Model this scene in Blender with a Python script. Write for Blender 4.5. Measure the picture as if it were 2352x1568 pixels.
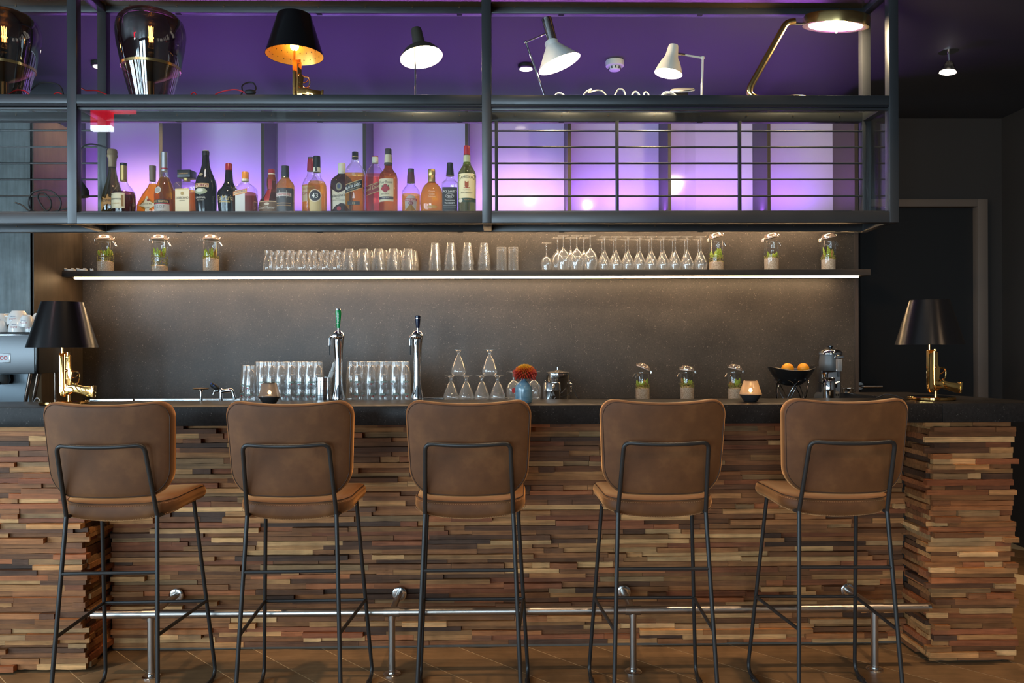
import bpy, bmesh, math, random
from mathutils import Vector, Matrix
random.seed(7)
for _o in list(bpy.data.objects): bpy.data.objects.remove(_o)
SC = bpy.context.scene
COL = SC.collection

# ------------------------------------------------------------------ camera
CAM_H, FPX, YAW, ROLL = 1.36, 1800.0, 0.0152, 0.0034
cd = bpy.data.cameras.new('camera'); cam = bpy.data.objects.new('camera', cd); COL.objects.link(cam)
cd.sensor_width = 36.0; cd.lens = 36.0 * FPX / 2352.0; cd.shift_y = 13.0 / 2352.0
cd.clip_start = 0.05
cam.matrix_world = Matrix.Translation((0, 0, CAM_H)) @ Matrix.Rotation(-YAW, 4, 'Z') @ Matrix.Rotation(math.pi/2, 4, 'X') @ Matrix.Rotation(-ROLL, 4, 'Z')
SC.camera = cam

# ------------------------------------------------------------------ world, view
w = bpy.data.worlds.new('sky'); SC.world = w; w.use_nodes = True
w.node_tree.nodes['Background'].inputs[0].default_value = (0.55, 0.75, 1.0, 1)
w.node_tree.nodes['Background'].inputs[1].default_value = 1.2
vs = SC.view_settings
vs.view_transform = 'Standard'; vs.look = 'None'; vs.gamma = 1.0; vs.use_curve_mapping = False
vs.exposure = 0.06
cy = SC.cycles
cy.max_bounces = 7; cy.diffuse_bounces = 3; cy.glossy_bounces = 4; cy.transmission_bounces = 6
cy.transparent_max_bounces = 36; cy.use_adaptive_sampling = True; cy.adaptive_threshold = 0.025; cy.caustics_reflective = False; cy.caustics_refractive = False
cy.sample_clamp_indirect = 4.0; cy.sample_clamp_direct = 0.0; cy.blur_glossy = 0.5

def add_light(kind, name, loc, power, color, rot=(0, 0, 0), size=0.1, size_y=None, spot=None, blend=0.5, parent=None):
    l = bpy.data.lights.new(name, kind); l.energy = power; l.color = color
    if kind == 'AREA':
        l.size = size
        if size_y: l.shape = 'RECTANGLE'; l.size_y = size_y
    else: l.shadow_soft_size = size
    if kind == 'SPOT': l.spot_size = math.radians(spot); l.spot_blend = blend
    o = bpy.data.objects.new(name, l); COL.objects.link(o); o.location = loc; o.rotation_euler = rot
    if parent: o.parent = parent
    return o
DAY = (0.60, 0.83, 1.0); WARM = (1.0, 0.68, 0.40); PURPLE = (0.40, 0.12, 1.0)
H90 = math.pi/2
# daylight in the window openings of the left and rear walls of the room
for i, y in enumerate((-4.3, -2.4, -0.5, 1.4)):
    add_light('AREA', 'window_daylight', (-4.46, y, 1.36), 115, DAY, (0, -H90, 0), 2.15, 1.4)
for x in (-3.3, -1.4):
    add_light('AREA', 'window_daylight', (x, -6.46, 1.55), 190, DAY, (H90, 0, 0), 1.4, 2.5)
# ceiling spots over the stools, then unseen rows added as warm fill
for x in (-2.4, -1.2, 0.0, 1.2, 2.4):
    add_light('SPOT', 'unseen_warm_spot', (x, 2.72, 2.93), 62, WARM, (0.06, 0, 0), 0.04, spot=95, blend=0.8)
for x, e in ((-1.5, 25), (0.75, 75), (2.9, 120)):  # added fill behind the camera, stronger to the right
    add_light('SPOT', 'unseen_warm_spot', (x, -1.6, 2.93), e, WARM, (0.15, 0, 0), 0.05, spot=125, blend=0.7)
for x in (0.9, 2.6):
    add_light('SPOT', 'unseen_warm_spot', (x, 0.6, 2.93), 34, WARM, (0.35, 0, 0), 0.05, spot=110, blend=0.7)
# purple light strips in the niche above the back wall, warm strip below it washing the stone
add_light('AREA', 'niche_strip_light', (-0.28, 4.84, 2.20), 36, PURPLE, (math.pi, 0, 0), 4.6, 0.06)
add_light('AREA', 'wall_wash_light', (-0.28, 4.60, 2.10), 15, WARM, (0.12, 0, 0), 4.5, 0.05)

def P(u, v, Y):
    "world point at distance Y in front of the camera along the line of sight of photo point u, v"
    dx, dy = u - 1176.0, v - 797.0
    dy2 = dy + ROLL*dx; dx2 = dx - ROLL*dy
    rx, rz = dx2/FPX, -dy2/FPX
    wx = math.cos(YAW)*rx + math.sin(YAW); wy = -math.sin(YAW)*rx + math.cos(YAW)
    t = Y/wy
    return Vector((wx*t, Y, CAM_H + rz*t))
def SCALE(u, Y):  # metres per photo pixel at that distance
    return (P(u+1, 797, Y) - P(u, 797, Y)).length

# ------------------------------------------------------------------ materials
MATS = {}
def nt(name):
    m = bpy.data.materials.new(name); m.use_nodes = True
    n = m.node_tree.nodes; return m, n, m.node_tree.links, n['Principled BSDF']
def mat(name, col, rough=0.5, metal=0.0, spec=0.5, emit=None, es=0.0, coat=0.0, aniso=0.0):
    if name in MATS: return MATS[name]
    m, n, l, b = nt(name)
    b.inputs['Base Color'].default_value = (*col, 1); b.inputs['Roughness'].default_value = rough
    b.inputs['Metallic'].default_value = metal; b.inputs['Specular IOR Level'].default_value = spec
    b.inputs['Coat Weight'].default_value = coat
    if aniso: b.inputs['Anisotropic'].default_value = aniso
    if emit: b.inputs['Emission Color'].default_value = (*emit, 1); b.inputs['Emission Strength'].default_value = es
    MATS[name] = m; return m
def noise(n, l, scale, detail=3, vec=None, rough=0.6):
    t = n.new('ShaderNodeTexNoise'); t.inputs['Scale'].default_value = scale; t.inputs['Detail'].default_value = detail
    t.inputs['Roughness'].default_value = rough
    if vec is not None: l.new(vec, t.inputs['Vector'])
    return t
def ramp(n, l, fac, stops):
    r = n.new('ShaderNodeValToRGB'); cr = r.color_ramp
    while len(cr.elements) < len(stops): cr.elements.new(0.5)
    for e, (p, c) in zip(cr.elements, stops): e.position = p; e.color = (*c, 1)
    l.new(fac, r.inputs[0]); return r
def bump(n, l, b, h, strength, dist=0.01):
    u = n.new('ShaderNodeBump'); u.inputs['Strength'].default_value = strength; u.inputs['Distance'].default_value = dist
    l.new(h, u.inputs['Height']); l.new(u.outputs[0], b.inputs['Normal'])
def mapping(n, l, src, scale=(1, 1, 1), rot=(0, 0, 0)):
    mp = n.new('ShaderNodeMapping'); mp.inputs['Scale'].default_value = scale; mp.inputs['Rotation'].default_value = rot
    l.new(src, mp.inputs['Vector']); return mp.outputs[0]
def coords(n, kind='Object'):
    return n.new('ShaderNodeTexCoord').outputs[kind]
def world_pos(n): return n.new('ShaderNodeNewGeometry').outputs['Position']

def thin_glass(name, tint, edge=0.75, base=0.05, rough=0.02, facing=0.35, diff=None, dw=0.0):
    "single-walled clear or tinted glass: lets light through with the tint, mirrors more at grazing angles"
    if name in MATS: return MATS[name]
    m = bpy.data.materials.new(name); m.use_nodes = True; n, l = m.node_tree.nodes, m.node_tree.links
    n.clear()
    out = n.new('ShaderNodeOutputMaterial'); mx = n.new('ShaderNodeMixShader')
    tr = n.new('ShaderNodeBsdfTransparent'); tr.inputs[0].default_value = (*tint, 1)
    gl = n.new('ShaderNodeBsdfGlossy'); gl.inputs[0].default_value = (1, 1, 1, 1); gl.inputs['Roughness'].default_value = rough
    lw = n.new('ShaderNodeLayerWeight'); lw.inputs[0].default_value = facing
    mr = n.new('ShaderNodeMapRange'); mr.inputs['To Min'].default_value = base; mr.inputs['To Max'].default_value = edge
    pw = n.new('ShaderNodeMath'); pw.operation = 'POWER'; pw.inputs[1].default_value = 2.0
    l.new(lw.outputs['Facing'], pw.inputs[0]); l.new(pw.outputs[0], mr.inputs['Value'])
    l.new(mr.outputs[0], mx.inputs[0]); l.new(tr.outputs[0], mx.inputs[1]); l.new(gl.outputs[0], mx.inputs[2])
    last = mx
    if diff:   # a faint veil: liquid body, slight wear, and brightness painted in for glints
        df = n.new('ShaderNodeBsdfDiffuse'); df.inputs[0].default_value = (*diff, 1); tl = n.new('ShaderNodeBsdfTranslucent'); tl.inputs[0].default_value = (*diff, 1)
        m1 = n.new('ShaderNodeMixShader'); m1.inputs[0].default_value = .5; l.new(df.outputs[0], m1.inputs[1]); l.new(tl.outputs[0], m1.inputs[2])
        m2 = n.new('ShaderNodeMixShader'); m2.inputs[0].default_value = dw; l.new(mx.outputs[0], m2.inputs[1]); l.new(m1.outputs[0], m2.inputs[2]); last = m2
    l.new(last.outputs[0], out.inputs[0]); MATS[name] = m; return m
def emis(name, col, s):
    if name in MATS: return MATS[name]
    m = bpy.data.materials.new(name); m.use_nodes = True; n, l = m.node_tree.nodes, m.node_tree.links
    n.clear(); out = n.new('ShaderNodeOutputMaterial'); e = n.new('ShaderNodeEmission')
    e.inputs[0].default_value = (*col, 1); e.inputs[1].default_value = s; l.new(e.outputs[0], out.inputs[0])
    MATS[name] = m; return m

# ------------------------------------------------------------------ mesh helpers
def fillet(pts, r, n=5, closed=False):
    pts = [Vector(p) for p in pts]; out = []
    N = len(pts)
    for i, p in enumerate(pts):
        if not closed and i in (0, N-1): out.append(p); continue
        a, c = pts[i-1], pts[(i+1) % N]
        d1, d2 = (a-p), (c-p); rr = min(r, d1.length*.49, d2.length*.49)
        s, e = p + d1.normalized()*rr, p + d2.normalized()*rr
        for k in range(n+1):
            t = k/n; out.append(s*(1-t)**2 + p*2*t*(1-t) + e*t*t)
    return out
def smooth_path(pts, n=6):
    pts = [Vector(p) for p in pts]; out = []
    for i in range(len(pts)-1):
        p0 = pts[max(i-1, 0)]; p1 = pts[i]; p2 = pts[i+1]; p3 = pts[min(i+2, len(pts)-1)]
        for k in range(n):
            t = k/n
            out.append(0.5*((2*p1) + (p2-p0)*t + (2*p0-5*p1+4*p2-p3)*t*t + (3*p1-p0-3*p2+p3)*t**3))
    out.append(pts[-1]); return out
def dense(poly, step=.018):
    out = []
    for i, a in enumerate(poly):
        b = poly[(i+1) % len(poly)]; n = max(1, int(math.dist(a, b)/step))
        out += [(a[0]+(b[0]-a[0])*k/n, a[1]+(b[1]-a[1])*k/n) for k in range(n)]
    return out
def rrect(hw, hh, r, n=6):
    out = []
    for cx, cy, a0 in ((hw-r, hh-r, 0), (-hw+r, hh-r, 90), (-hw+r, -hh+r, 180), (hw-r, -hh+r, 270)):
        for k in range(n+1):
            a = math.radians(a0 + 90*k/n); out.append((cx + r*math.cos(a), cy + r*math.sin(a)))
    return out

class B:
    def __init__(s): s.v = []; s.f = []; s.m = []; s.sm = []
    def add(s, vs, fs, mi=0, smooth=False, M=None):
        o = len(s.v)
        s.v += [((M @ Vector(p)) if M is not None else Vector(p)) for p in vs]
        for f in fs: s.f.append([i+o for i in f]); s.m.append(mi); s.sm.append(smooth)
        return s
    def box(s, x0, y0, z0, x1, y1, z1, mi=0, M=None):
        return s.add([(x0,y0,z0),(x1,y0,z0),(x1,y1,z0),(x0,y1,z0),(x0,y0,z1),(x1,y0,z1),(x1,y1,z1),(x0,y1,z1)],
                     [(0,3,2,1),(4,5,6,7),(0,1,5,4),(1,2,6,5),(2,3,7,6),(3,0,4,7)], mi, False, M)
    def cbox(s, c, d, mi=0, M=None):
        return s.box(c[0]-d[0]/2, c[1]-d[1]/2, c[2]-d[2]/2, c[0]+d[0]/2, c[1]+d[1]/2, c[2]+d[2]/2, mi, M)
    def lathe(s, prof, seg=24, c=(0,0,0), sx=1, sy=1, pw=2.0, mi=0, M=None, mis=None, caps=True):
        vs, fs = [], []; e = 2.0/pw; n = len(prof)
        for r, z in prof:
            for k in range(seg):
                a = 2*math.pi*k/seg; ca, sa = math.cos(a), math.sin(a)
                vs.append((c[0] + r*sx*math.copysign(abs(ca)**e, ca), c[1] + r*sy*math.copysign(abs(sa)**e, sa), c[2] + z))
        o = len(s.v); s.add(vs, [], 0, False, M)
        for i in range(n-1):
            for k in range(seg):
                s.f.append([o+i*seg+k, o+i*seg+(k+1) % seg, o+(i+1)*seg+(k+1) % seg, o+(i+1)*seg+k])
                s.m.append(mis[i] if mis else mi); s.sm.append(True)
        if caps and prof[0][0] > 1e-5: s.f.append([o+k for k in range(seg)][::-1]); s.m.append(mis[0] if mis else mi); s.sm.append(True)
        if caps and prof[-1][0] > 1e-5: s.f.append([o+(n-1)*seg+k for k in range(seg)]); s.m.append(mis[-1] if mis else mi); s.sm.append(True)
        return s
    def tube(s, path, r, seg=8, closed=False, mi=0, caps=True, flat=None):
        path = [Vector(p) for p in path]; n = len(path)
        rs = r if isinstance(r, (list, tuple)) else [r]*n
        T = []
        for i in range(n):
            a = path[i-1] if (i > 0 or closed) else path[i]
            b = path[(i+1) % n] if (i < n-1 or closed) else path[i]
            d = b-a; T.append(d.normalized() if d.length > 1e-9 else Vector((0,0,1)))
        ref = Vector((0,0,1)) if abs(T[0].z) < .9 else Vector((1,0,0))
        N = (ref - T[0]*ref.dot(T[0])).normalized(); o = len(s.v)
        for i in range(n):
            N = N - T[i]*N.dot(T[i])
            N = N.normalized() if N.length > 1e-9 else T[i].orthogonal().normalized()
            Bn = T[i].cross(N)
            for k in range(seg):
                a = 2*math.pi*k/seg
                s.v.append(path[i] + (N*math.cos(a) + Bn*math.sin(a)*(flat or 1))*rs[i])
        for i in range(n if closed else n-1):
            j = (i+1) % n
            for k in range(seg):
                s.f.append([o+i*seg+k, o+i*seg+(k+1) % seg, o+j*seg+(k+1) % seg, o+j*seg+k]); s.m.append(mi); s.sm.append(True)
        if caps and not closed:
            s.f.append([o+k for k in range(seg)][::-1]); s.m.append(mi); s.sm.append(False)
            s.f.append([o+(n-1)*seg+k for k in range(seg)]); s.m.append(mi); s.sm.append(False)
        return s
    def prism(s, poly, y0, y1, mi=0, M=None, plane='xz'):
        n = len(poly); vs = []
        for yy in (y0, y1):
            for a, b in poly: vs.append((a, yy, b) if plane == 'xz' else (a, b, yy))
        fs = [list(range(n)), list(range(2*n-1, n-1, -1))] + [(i, n+i, n+(i+1) % n, (i+1) % n) for i in range(n)]
        return s.add(vs, fs, mi, False, M)
    def sphere(s, c, r, seg=16, rings=10, mi=0, sc=(1,1,1), M=None):
        prof = [(r*math.sin(math.pi*i/rings) if 0 < i < rings else 0.0, -r*math.cos(math.pi*i/rings)*sc[2]) for i in range(rings+1)]
        return s.lathe(prof, seg, c, sc[0], sc[1], 2, mi, M)
    def xf(s, M): s.v = [M @ v for v in s.v]; return s
    def mesh(s, name, mats, bevel=0.0, bseg=2, sharp=40, weld=False):
        me = bpy.data.meshes.new(name)
        me.from_pydata([tuple(v) for v in s.v], [], s.f)
        bm = bmesh.new(); bm.from_mesh(me)
        for i, f in enumerate(bm.faces): f.material_index = s.m[i]; f.smooth = s.sm[i]
        if weld: bmesh.ops.remove_doubles(bm, verts=bm.verts, dist=1e-5)
        bmesh.ops.dissolve_degenerate(bm, dist=1e-7, edges=bm.edges)
        bmesh.ops.recalc_face_normals(bm, faces=bm.faces)
        if bevel > 0:
            es = [e for e in bm.edges if len(e.link_faces) == 2 and e.calc_face_angle(0) > .6]
            bmesh.ops.bevel(bm, geom=es, offset=bevel, segments=bseg, affect='EDGES', profile=.5, clamp_overlap=True)
            for f in bm.faces: f.smooth = True
        bm.to_mesh(me); bm.free()
        for m in (mats if isinstance(mats, (list, tuple)) else [mats]): me.materials.append(m)
        me.set_sharp_from_angle(angle=math.radians(sharp))
        return me
    def build(s, name, mats, parent=None, bevel=0.0, bseg=2, sharp=40, weld=False, loc=None):
        o = bpy.data.objects.new(name, s.mesh(name, mats, bevel, bseg, sharp, weld)); COL.objects.link(o)
        if parent is not None: o.parent = parent
        if loc is not None: o.location = loc
        return o

def tag(o, label=None, cat=None, group=None, kind=None):
    if label: o['label'] = label
    if cat: o['category'] = cat
    if group: o['group'] = group
    if kind: o['kind'] = kind
    return o
def thing(name, label, cat, loc=(0,0,0), rz=0.0, group=None, kind=None):
    o = bpy.data.objects.new(name, None); COL.objects.link(o); o.location = loc; o.rotation_euler = (0, 0, rz)
    o.empty_display_size = .05
    return tag(o, label, cat, group, kind)
def copy_tree(o, parent=None):
    c = o.copy(); COL.objects.link(c); c.parent = parent
    for ch in list(o.children): copy_tree(ch, c)
    return c
def struct(name, b, mats, parent=None, **k):
    o = b.build(name, mats, parent, **k)
    if parent is None: o['kind'] = 'structure'
    return o

# lettering: the built-in font turned into flat meshes
_tc = bpy.data.curves.new('lettering', 'FONT'); _to = bpy.data.objects.new('lettering', _tc); COL.objects.link(_to)
_tc.resolution_u = 2; _tc.align_x = 'CENTER'; _tc.align_y = 'CENTER'
TXT = {}
def precompute(strings):
    for s in strings:
        _tc.body = s; bpy.context.view_layer.update()
        me = _to.evaluated_get(bpy.context.evaluated_depsgraph_get()).to_mesh()
        vs = [tuple(v.co) for v in me.vertices]; fs = [tuple(p.vertices) for p in me.polygons]
        xs = [v[0] for v in vs] or [0]; ys = [v[1] for v in vs] or [0]
        cx, cyy = (min(xs)+max(xs))/2, (min(ys)+max(ys))/2
        TXT[s] = ([(v[0]-cx, v[1]-cyy) for v in vs], fs, max(xs)-min(xs), max(ys)-min(ys))
precompute(['BUSNEL', 'V.S.O.P', 'Hennessy', 'COGNAC', 'Coeur du Roy', 'REMY MARTIN', 'DISARONNO', 'ORIGINALE', 'BAILEYS', 'The', 'ORIGINAL', 'Irish Cream',
  'Tia Maria', 'COINTREAU', 'Grand Marnier', 'DRAMBUIE', 'SOUTHERN', 'COMFORT', '43', "Ballantine's", 'FINEST', 'BLENDED SCOTCH WHISKY',
  'BLACK LABEL', 'Johnnie Walker', 'Blended Scotch Whisky', '12', 'Red Label', 'Four Roses', 'BOURBON', 'Single Barrel', 'CHIVAS REGAL', 'Dimple', 'Golden', 'Selection',
  "JACK DANIEL'S", 'No.7', 'Tennessee', 'WHISKEY', 'JAMESON', 'IRISH WHISKEY', 'Triple Distilled', 'DUTCH', 'HOLLAND', 'co', 'Heineken', 'B', 'D', 'TM', 'IMPORTED'])
bpy.data.objects.remove(_to)

def srgb(r, g, b):
    f = lambda c: c/12.92 if c <= .04045 else ((c+.055)/1.055)**2.4
    return (f(r/255), f(g/255), f(b/255))
# ------------------------------------------------------------------ shared surfaces
def stone_mat(name, base, rough, speck=(.35, .33, .30), bumpy=0.02, var=1.45):
    m, n, l, b = nt(name); p = world_pos(n)
    big = noise(n, l, 3.0, 4, p); fine = noise(n, l, 120, 3, p)
    r1 = ramp(n, l, big.outputs[0], [(.3, tuple(c*.75 for c in base)), (.7, tuple(c*var for c in base))])
    v = n.new('ShaderNodeTexVoronoi'); v.inputs['Scale'].default_value = 120; l.new(p, v.inputs['Vector'])
    v.inputs['Randomness'].default_value = 1.0
    sel = noise(n, l, 38, 2, p)
    r2 = ramp(n, l, v.outputs['Distance'], [(.0, (1,1,1)), (.16, (.55,.55,.55)), (.30, (0,0,0))])
    r3 = ramp(n, l, sel.outputs[0], [(.50, (0,0,0)), (.68, (1,1,1))])
    mu = n.new('ShaderNodeMath'); mu.operation = 'MULTIPLY'; l.new(r2.outputs[0], mu.inputs[0]); l.new(r3.outputs[0], mu.inputs[1])
    mx = n.new('ShaderNodeMixRGB'); l.new(mu.outputs[0], mx.inputs[0]); l.new(r1.outputs[0], mx.inputs[1]); mx.inputs[2].default_value = (*speck, 1)
    fr = ramp(n, l, fine.outputs[0], [(.3, (.72,.72,.72)), (.75, (1.2,1.2,1.2))])
    mm = n.new('ShaderNodeMixRGB'); mm.blend_type = 'MULTIPLY'; mm.inputs[0].default_value = 1
    l.new(mx.outputs[0], mm.inputs[1]); l.new(fr.outputs[0], mm.inputs[2]); l.new(mm.outputs[0], b.inputs['Base Color'])
    b.inputs['Roughness'].default_value = rough; bump(n, l, b, fine.outputs[0], bumpy)
    MATS[name] = m; return m
STONE = stone_mat('back_wall_stone', (.052, .042, .033), .42, (.42, .35, .26))
COUNTER = stone_mat('counter_stone', (.020, .0185, .018), .32, (.13, .125, .12), .01, 1.25)
COUNTER.node_tree.nodes['Principled BSDF'].inputs['Specular IOR Level'].default_value = .10
def wood_mat(name, col, rough=.6, axis='x', grain=1.0, contrast=.45, use_island=True, bumps=.16):
    m, n, l, b = nt(name); p = world_pos(n)
    oi = n.new('ShaderNodeObjectInfo'); ge = n.new('ShaderNodeNewGeometry')
    sm = n.new('ShaderNodeMath'); sm.operation = 'ADD'; l.new(oi.outputs['Random'], sm.inputs[0]); l.new(ge.outputs['Random Per Island'], sm.inputs[1])
    fr = n.new('ShaderNodeMath'); fr.operation = 'FRACT'; l.new(sm.outputs[0], fr.inputs[0])
    off = n.new('ShaderNodeVectorMath'); off.operation = 'SCALE'; off.inputs[0].default_value = (13.1, 7.7, 5.3); l.new(fr.outputs[0], off.inputs['Scale'])
    ad = n.new('ShaderNodeVectorMath'); ad.operation = 'ADD'; l.new(p, ad.inputs[0]); l.new(off.outputs[0], ad.inputs[1])
    s = {'x': (3, 60, 60), 'y': (60, 3, 60), 'z': (60, 60, 3)}[axis]
    mv = mapping(n, l, ad.outputs[0], tuple(c*grain for c in s))
    g = noise(n, l, 1.5, 5, mv, .65); g2 = noise(n, l, 9.0, 3, ad.outputs[0])
    g3 = noise(n, l, 1.0, 2, mapping(n, l, ad.outputs[0], (s[0]*25*grain, s[1]*.25*grain, s[2]*.25*grain)))
    lo, hi = tuple(c*(1-contrast) for c in col), tuple(min(c*(1+contrast*.8), 1) for c in col)
    r = ramp(n, l, g.outputs[0], [(.28, lo), (.52, col), (.75, hi)])
    v = n.new('ShaderNodeMapRange'); v.inputs['To Min'].default_value = .72; v.inputs['To Max'].default_value = 1.28; l.new(fr.outputs[0], v.inputs['Value'])
    k = n.new('ShaderNodeMapRange'); k.inputs['From Min'].default_value = .25; k.inputs['From Max'].default_value = .75
    k.inputs['To Min'].default_value = .75; k.inputs['To Max'].default_value = 1.2; l.new(g2.outputs[0], k.inputs['Value'])
    mu = n.new('ShaderNodeMath'); mu.operation = 'MULTIPLY'; l.new(v.outputs[0], mu.inputs[0]); l.new(k.outputs[0], mu.inputs[1])
    mm = n.new('ShaderNodeMixRGB'); mm.blend_type = 'MULTIPLY'; mm.inputs[0].default_value = 1
    l.new(r.outputs[0], mm.inputs[1]); l.new(mu.outputs[0], mm.inputs[2]); l.new(mm.outputs[0], b.inputs['Base Color'])
    b.inputs['Roughness'].default_value = rough; b.inputs['Specular IOR Level'].default_value = .3
    hs = n.new('ShaderNodeMath'); hs.operation = 'ADD'; l.new(g.outputs[0], hs.inputs[0]); l.new(g3.outputs[0], hs.inputs[1])
    bump(n, l, b, hs.outputs[0], bumps, .004); MATS[name] = m; return m
STRIP_COLS = [srgb(198,158,110), srgb(180,136,90), srgb(164,120,78), srgb(152,106,68), srgb(140,96,62), srgb(122,84,56), srgb(102,72,52), srgb(80,60,48),
              srgb(160,102,66), srgb(140,88,60), srgb(150,122,88), srgb(216,176,126)]
STRIP_W =    [8, 11, 13, 14, 14, 13, 9, 6, 11, 10, 7, 4]
STRIP_COLS = [(r*1.0, g*.86, b_*.73) for r, g, b_ in STRIP_COLS]
STRIP_M = [wood_mat('reclaimed_timber_%d' % i, c) for i, c in enumerate(STRIP_COLS)]
FLOORW = wood_mat('oak_floor', srgb(132, 102, 70), .5, 'x', .8, .22, bumps=.06)
FLOORFIL = mat('floor_joint_filler', srgb(222, 198, 158), .7)
def leather():  # amber tint on the brighter holder paints in its flame's glow
    m, n, l, b = nt('brown_nubuck'); p = coords(n)
    a = noise(n, l, 7, 4, p); f = noise(n, l, 420, 2, p)
    r = ramp(n, l, a.outputs[0], [(.3, srgb(76, 44, 21)), (.55, srgb(95, 57, 29)), (.75, srgb(117, 75, 41))])
    l.new(r.outputs[0], b.inputs['Base Color']); b.inputs['Roughness'].default_value = .62; b.inputs['Specular IOR Level'].default_value = .3
    b.inputs['Sheen Weight'].default_value = .9; b.inputs['Sheen Roughness'].default_value = .45; b.inputs['Sheen Tint'].default_value = (1, .50, .20, 1)
    bump(n, l, b, f.outputs[0], .06, .002); MATS['leather'] = m; return m
LEATHER = leather()
STITCH = mat('thread', srgb(156, 112, 74), .8)
SEAM = mat('dark_seam', srgb(62, 38, 22), .7)
BLACKSTEEL = mat('black_painted_steel', (.022, .020, .019), .40, 0.0, .4)
def frame_mat():
    m, n, l, b = nt('rack_steel'); b.inputs['Base Color'].default_value = (.046, .048, .051, 1)
    b.inputs['Metallic'].default_value = .42; b.inputs['Specular IOR Level'].default_value = .8
    g = noise(n, l, 6, 4, world_pos(n)); r = ramp(n, l, g.outputs[0], [(.3, (.30,.30,.30)), (.7, (.42,.42,.42))]); l.new(r.outputs[0], b.inputs['Roughness']); return m
RACK = frame_mat()
BRUSHED = mat('brushed_steel', (.50, .46, .42), .32, 1.0)
CHROME = mat('chrome', (.85, .85, .86), .06, 1.0)
STEEL = mat('polished_steel', (.72, .71, .69), .16, 1.0)
GOLD = mat('polished_gold', (1.0, .58, .19), .07, 1.0)
BRASS = mat('brass', (.86, .60, .25), .22, 1.0)
DARK = mat('black_paint', (.012, .012, .013), .5)
BLACKGLOSS = mat('black_gloss', (.010, .010, .011), .12)
BLACKRUB = mat('black_rubber', (.014, .014, .015), .55)
WHITEPL = mat('white_plastic', (.80, .79, .76), .35)
REDCORD = mat('red_cord', (.65, .015, .02), .45)
CLEAR = thin_glass('clear_glass', (.98, .98, .98), .92, .07, .10, .45, (.92, .92, .90), .10)  # pale diffuse share paints in glints so the glasses show up
PANE = thin_glass('pane_glass', (.985, .99, .985), .35, .035, .0, .3)

# ------------------------------------------------------------------ room shell
CEIL = 2.95
floor = struct('floor', B().box(-4.6, -6.6, -.06, 4.2, 5.6, -.0012), FLOORFIL)
# diagonal oak boards; light filler shows in the joints
bw, bl = .2185, 1.9
d1 = Vector((-1, 1, 0)).normalized(); d2 = Vector((1, 1, 0)).normalized()
board = B().box(-.5, -.5, 0, .5, .5, 1).mesh('plank', FLOORW)
org = P(1068, 1486, 3.53); org.z = 0
for i in range(-26, 30):
    for j in range(-4, 4):
        c = org + d2*((i+.5)*bw) + d1*((j + .5*(i % 2) + .23*(i % 3))*bl)
        if not (-3.1 < c.x < 3.6 and 1.3 < c.y < 5.6): continue
        o = bpy.data.objects.new('plank', board); COL.objects.link(o); o.parent = floor
        o.location = (c.x, c.y, -.0012); o.rotation_euler = (0, 0, math.radians(135))
        o.scale = (bl-.004, bw-.0042, .0012)
far = B().box(-4.6, -6.6, -.0011, 4.2, 0.6, 0); tag(far.build('plank_field', FLOORW, floor), None, None, None, 'stuff')

CEILM = mat('dark_ceiling_paint', (.040, .038, .042), .6)
struct('ceiling', B().box(-4.6, -6.6, CEIL, 4.2, 5.6, CEIL+.1), CEILM)
WALLD = mat('charcoal_wall_paint', (.034, .026, .021), .6)
WALLR = mat('room_wall_paint', (.10, .085, .075), .8)
YB, YN, YD = 4.71, 5.02, 5.44
xl = P(188, 700, YB).x; xr = P(1963, 700, YB).x
struct('wall_right', B().box(3.52, -6.6, 0, 3.62, 5.6, CEIL), WALLD)
struct('wall_door', B().box(1.4, YD, 0, 3.52, YD+.1, CEIL), WALLD)
# window walls behind and beside the camera
def window_wall(name, along, at, spans, lo, hi, a0, a1):
    b = B(); cur = a0
    def bx(s, e, z0, z1):
        if along == 'y': b.box(at-.14, s, z0, at, e, z1)
        else: b.box(s, at-.14, z0, e, at, z1)
    for s, e in spans:
        bx(cur, s, 0, CEIL); bx(s, e, 0, lo); bx(s, e, hi, CEIL); cur = e
    bx(cur, a1, 0, CEIL); struct(name, b, WALLR)
    for i, (s, e) in enumerate(spans):
        f = B(); mid = (s+e)/2
        for c in (s+.03, mid, e-.03):
            if along == 'y': f.box(at-.10, c-.03, lo, at-.04, c+.03, hi)
            else: f.box(c-.03, at-.10, lo, c+.03, at-.04, hi)
        for z in (lo+.03, lo+.75, hi-.03):
            if along == 'y': f.box(at-.10, s, z-.03, at-.04, e, z+.03)
            else: f.box(s, at-.10, z-.03, e, at-.04, z+.03)
        struct('window_%d' % (i+1 if along == 'y' else i+5), f, DARK)
window_wall('wall_left', 'y', -4.30, [(y-.72, y+.72) for y in (-4.3, -2.4, -.5, 1.4)], .28, 2.45, -6.6, 5.6)
window_wall('wall_rear', 'x', -6.30, [(x-.72, x+.72) for x in (-3.3, -1.4)], .28, 2.82, -4.3, 3.62)

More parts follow.
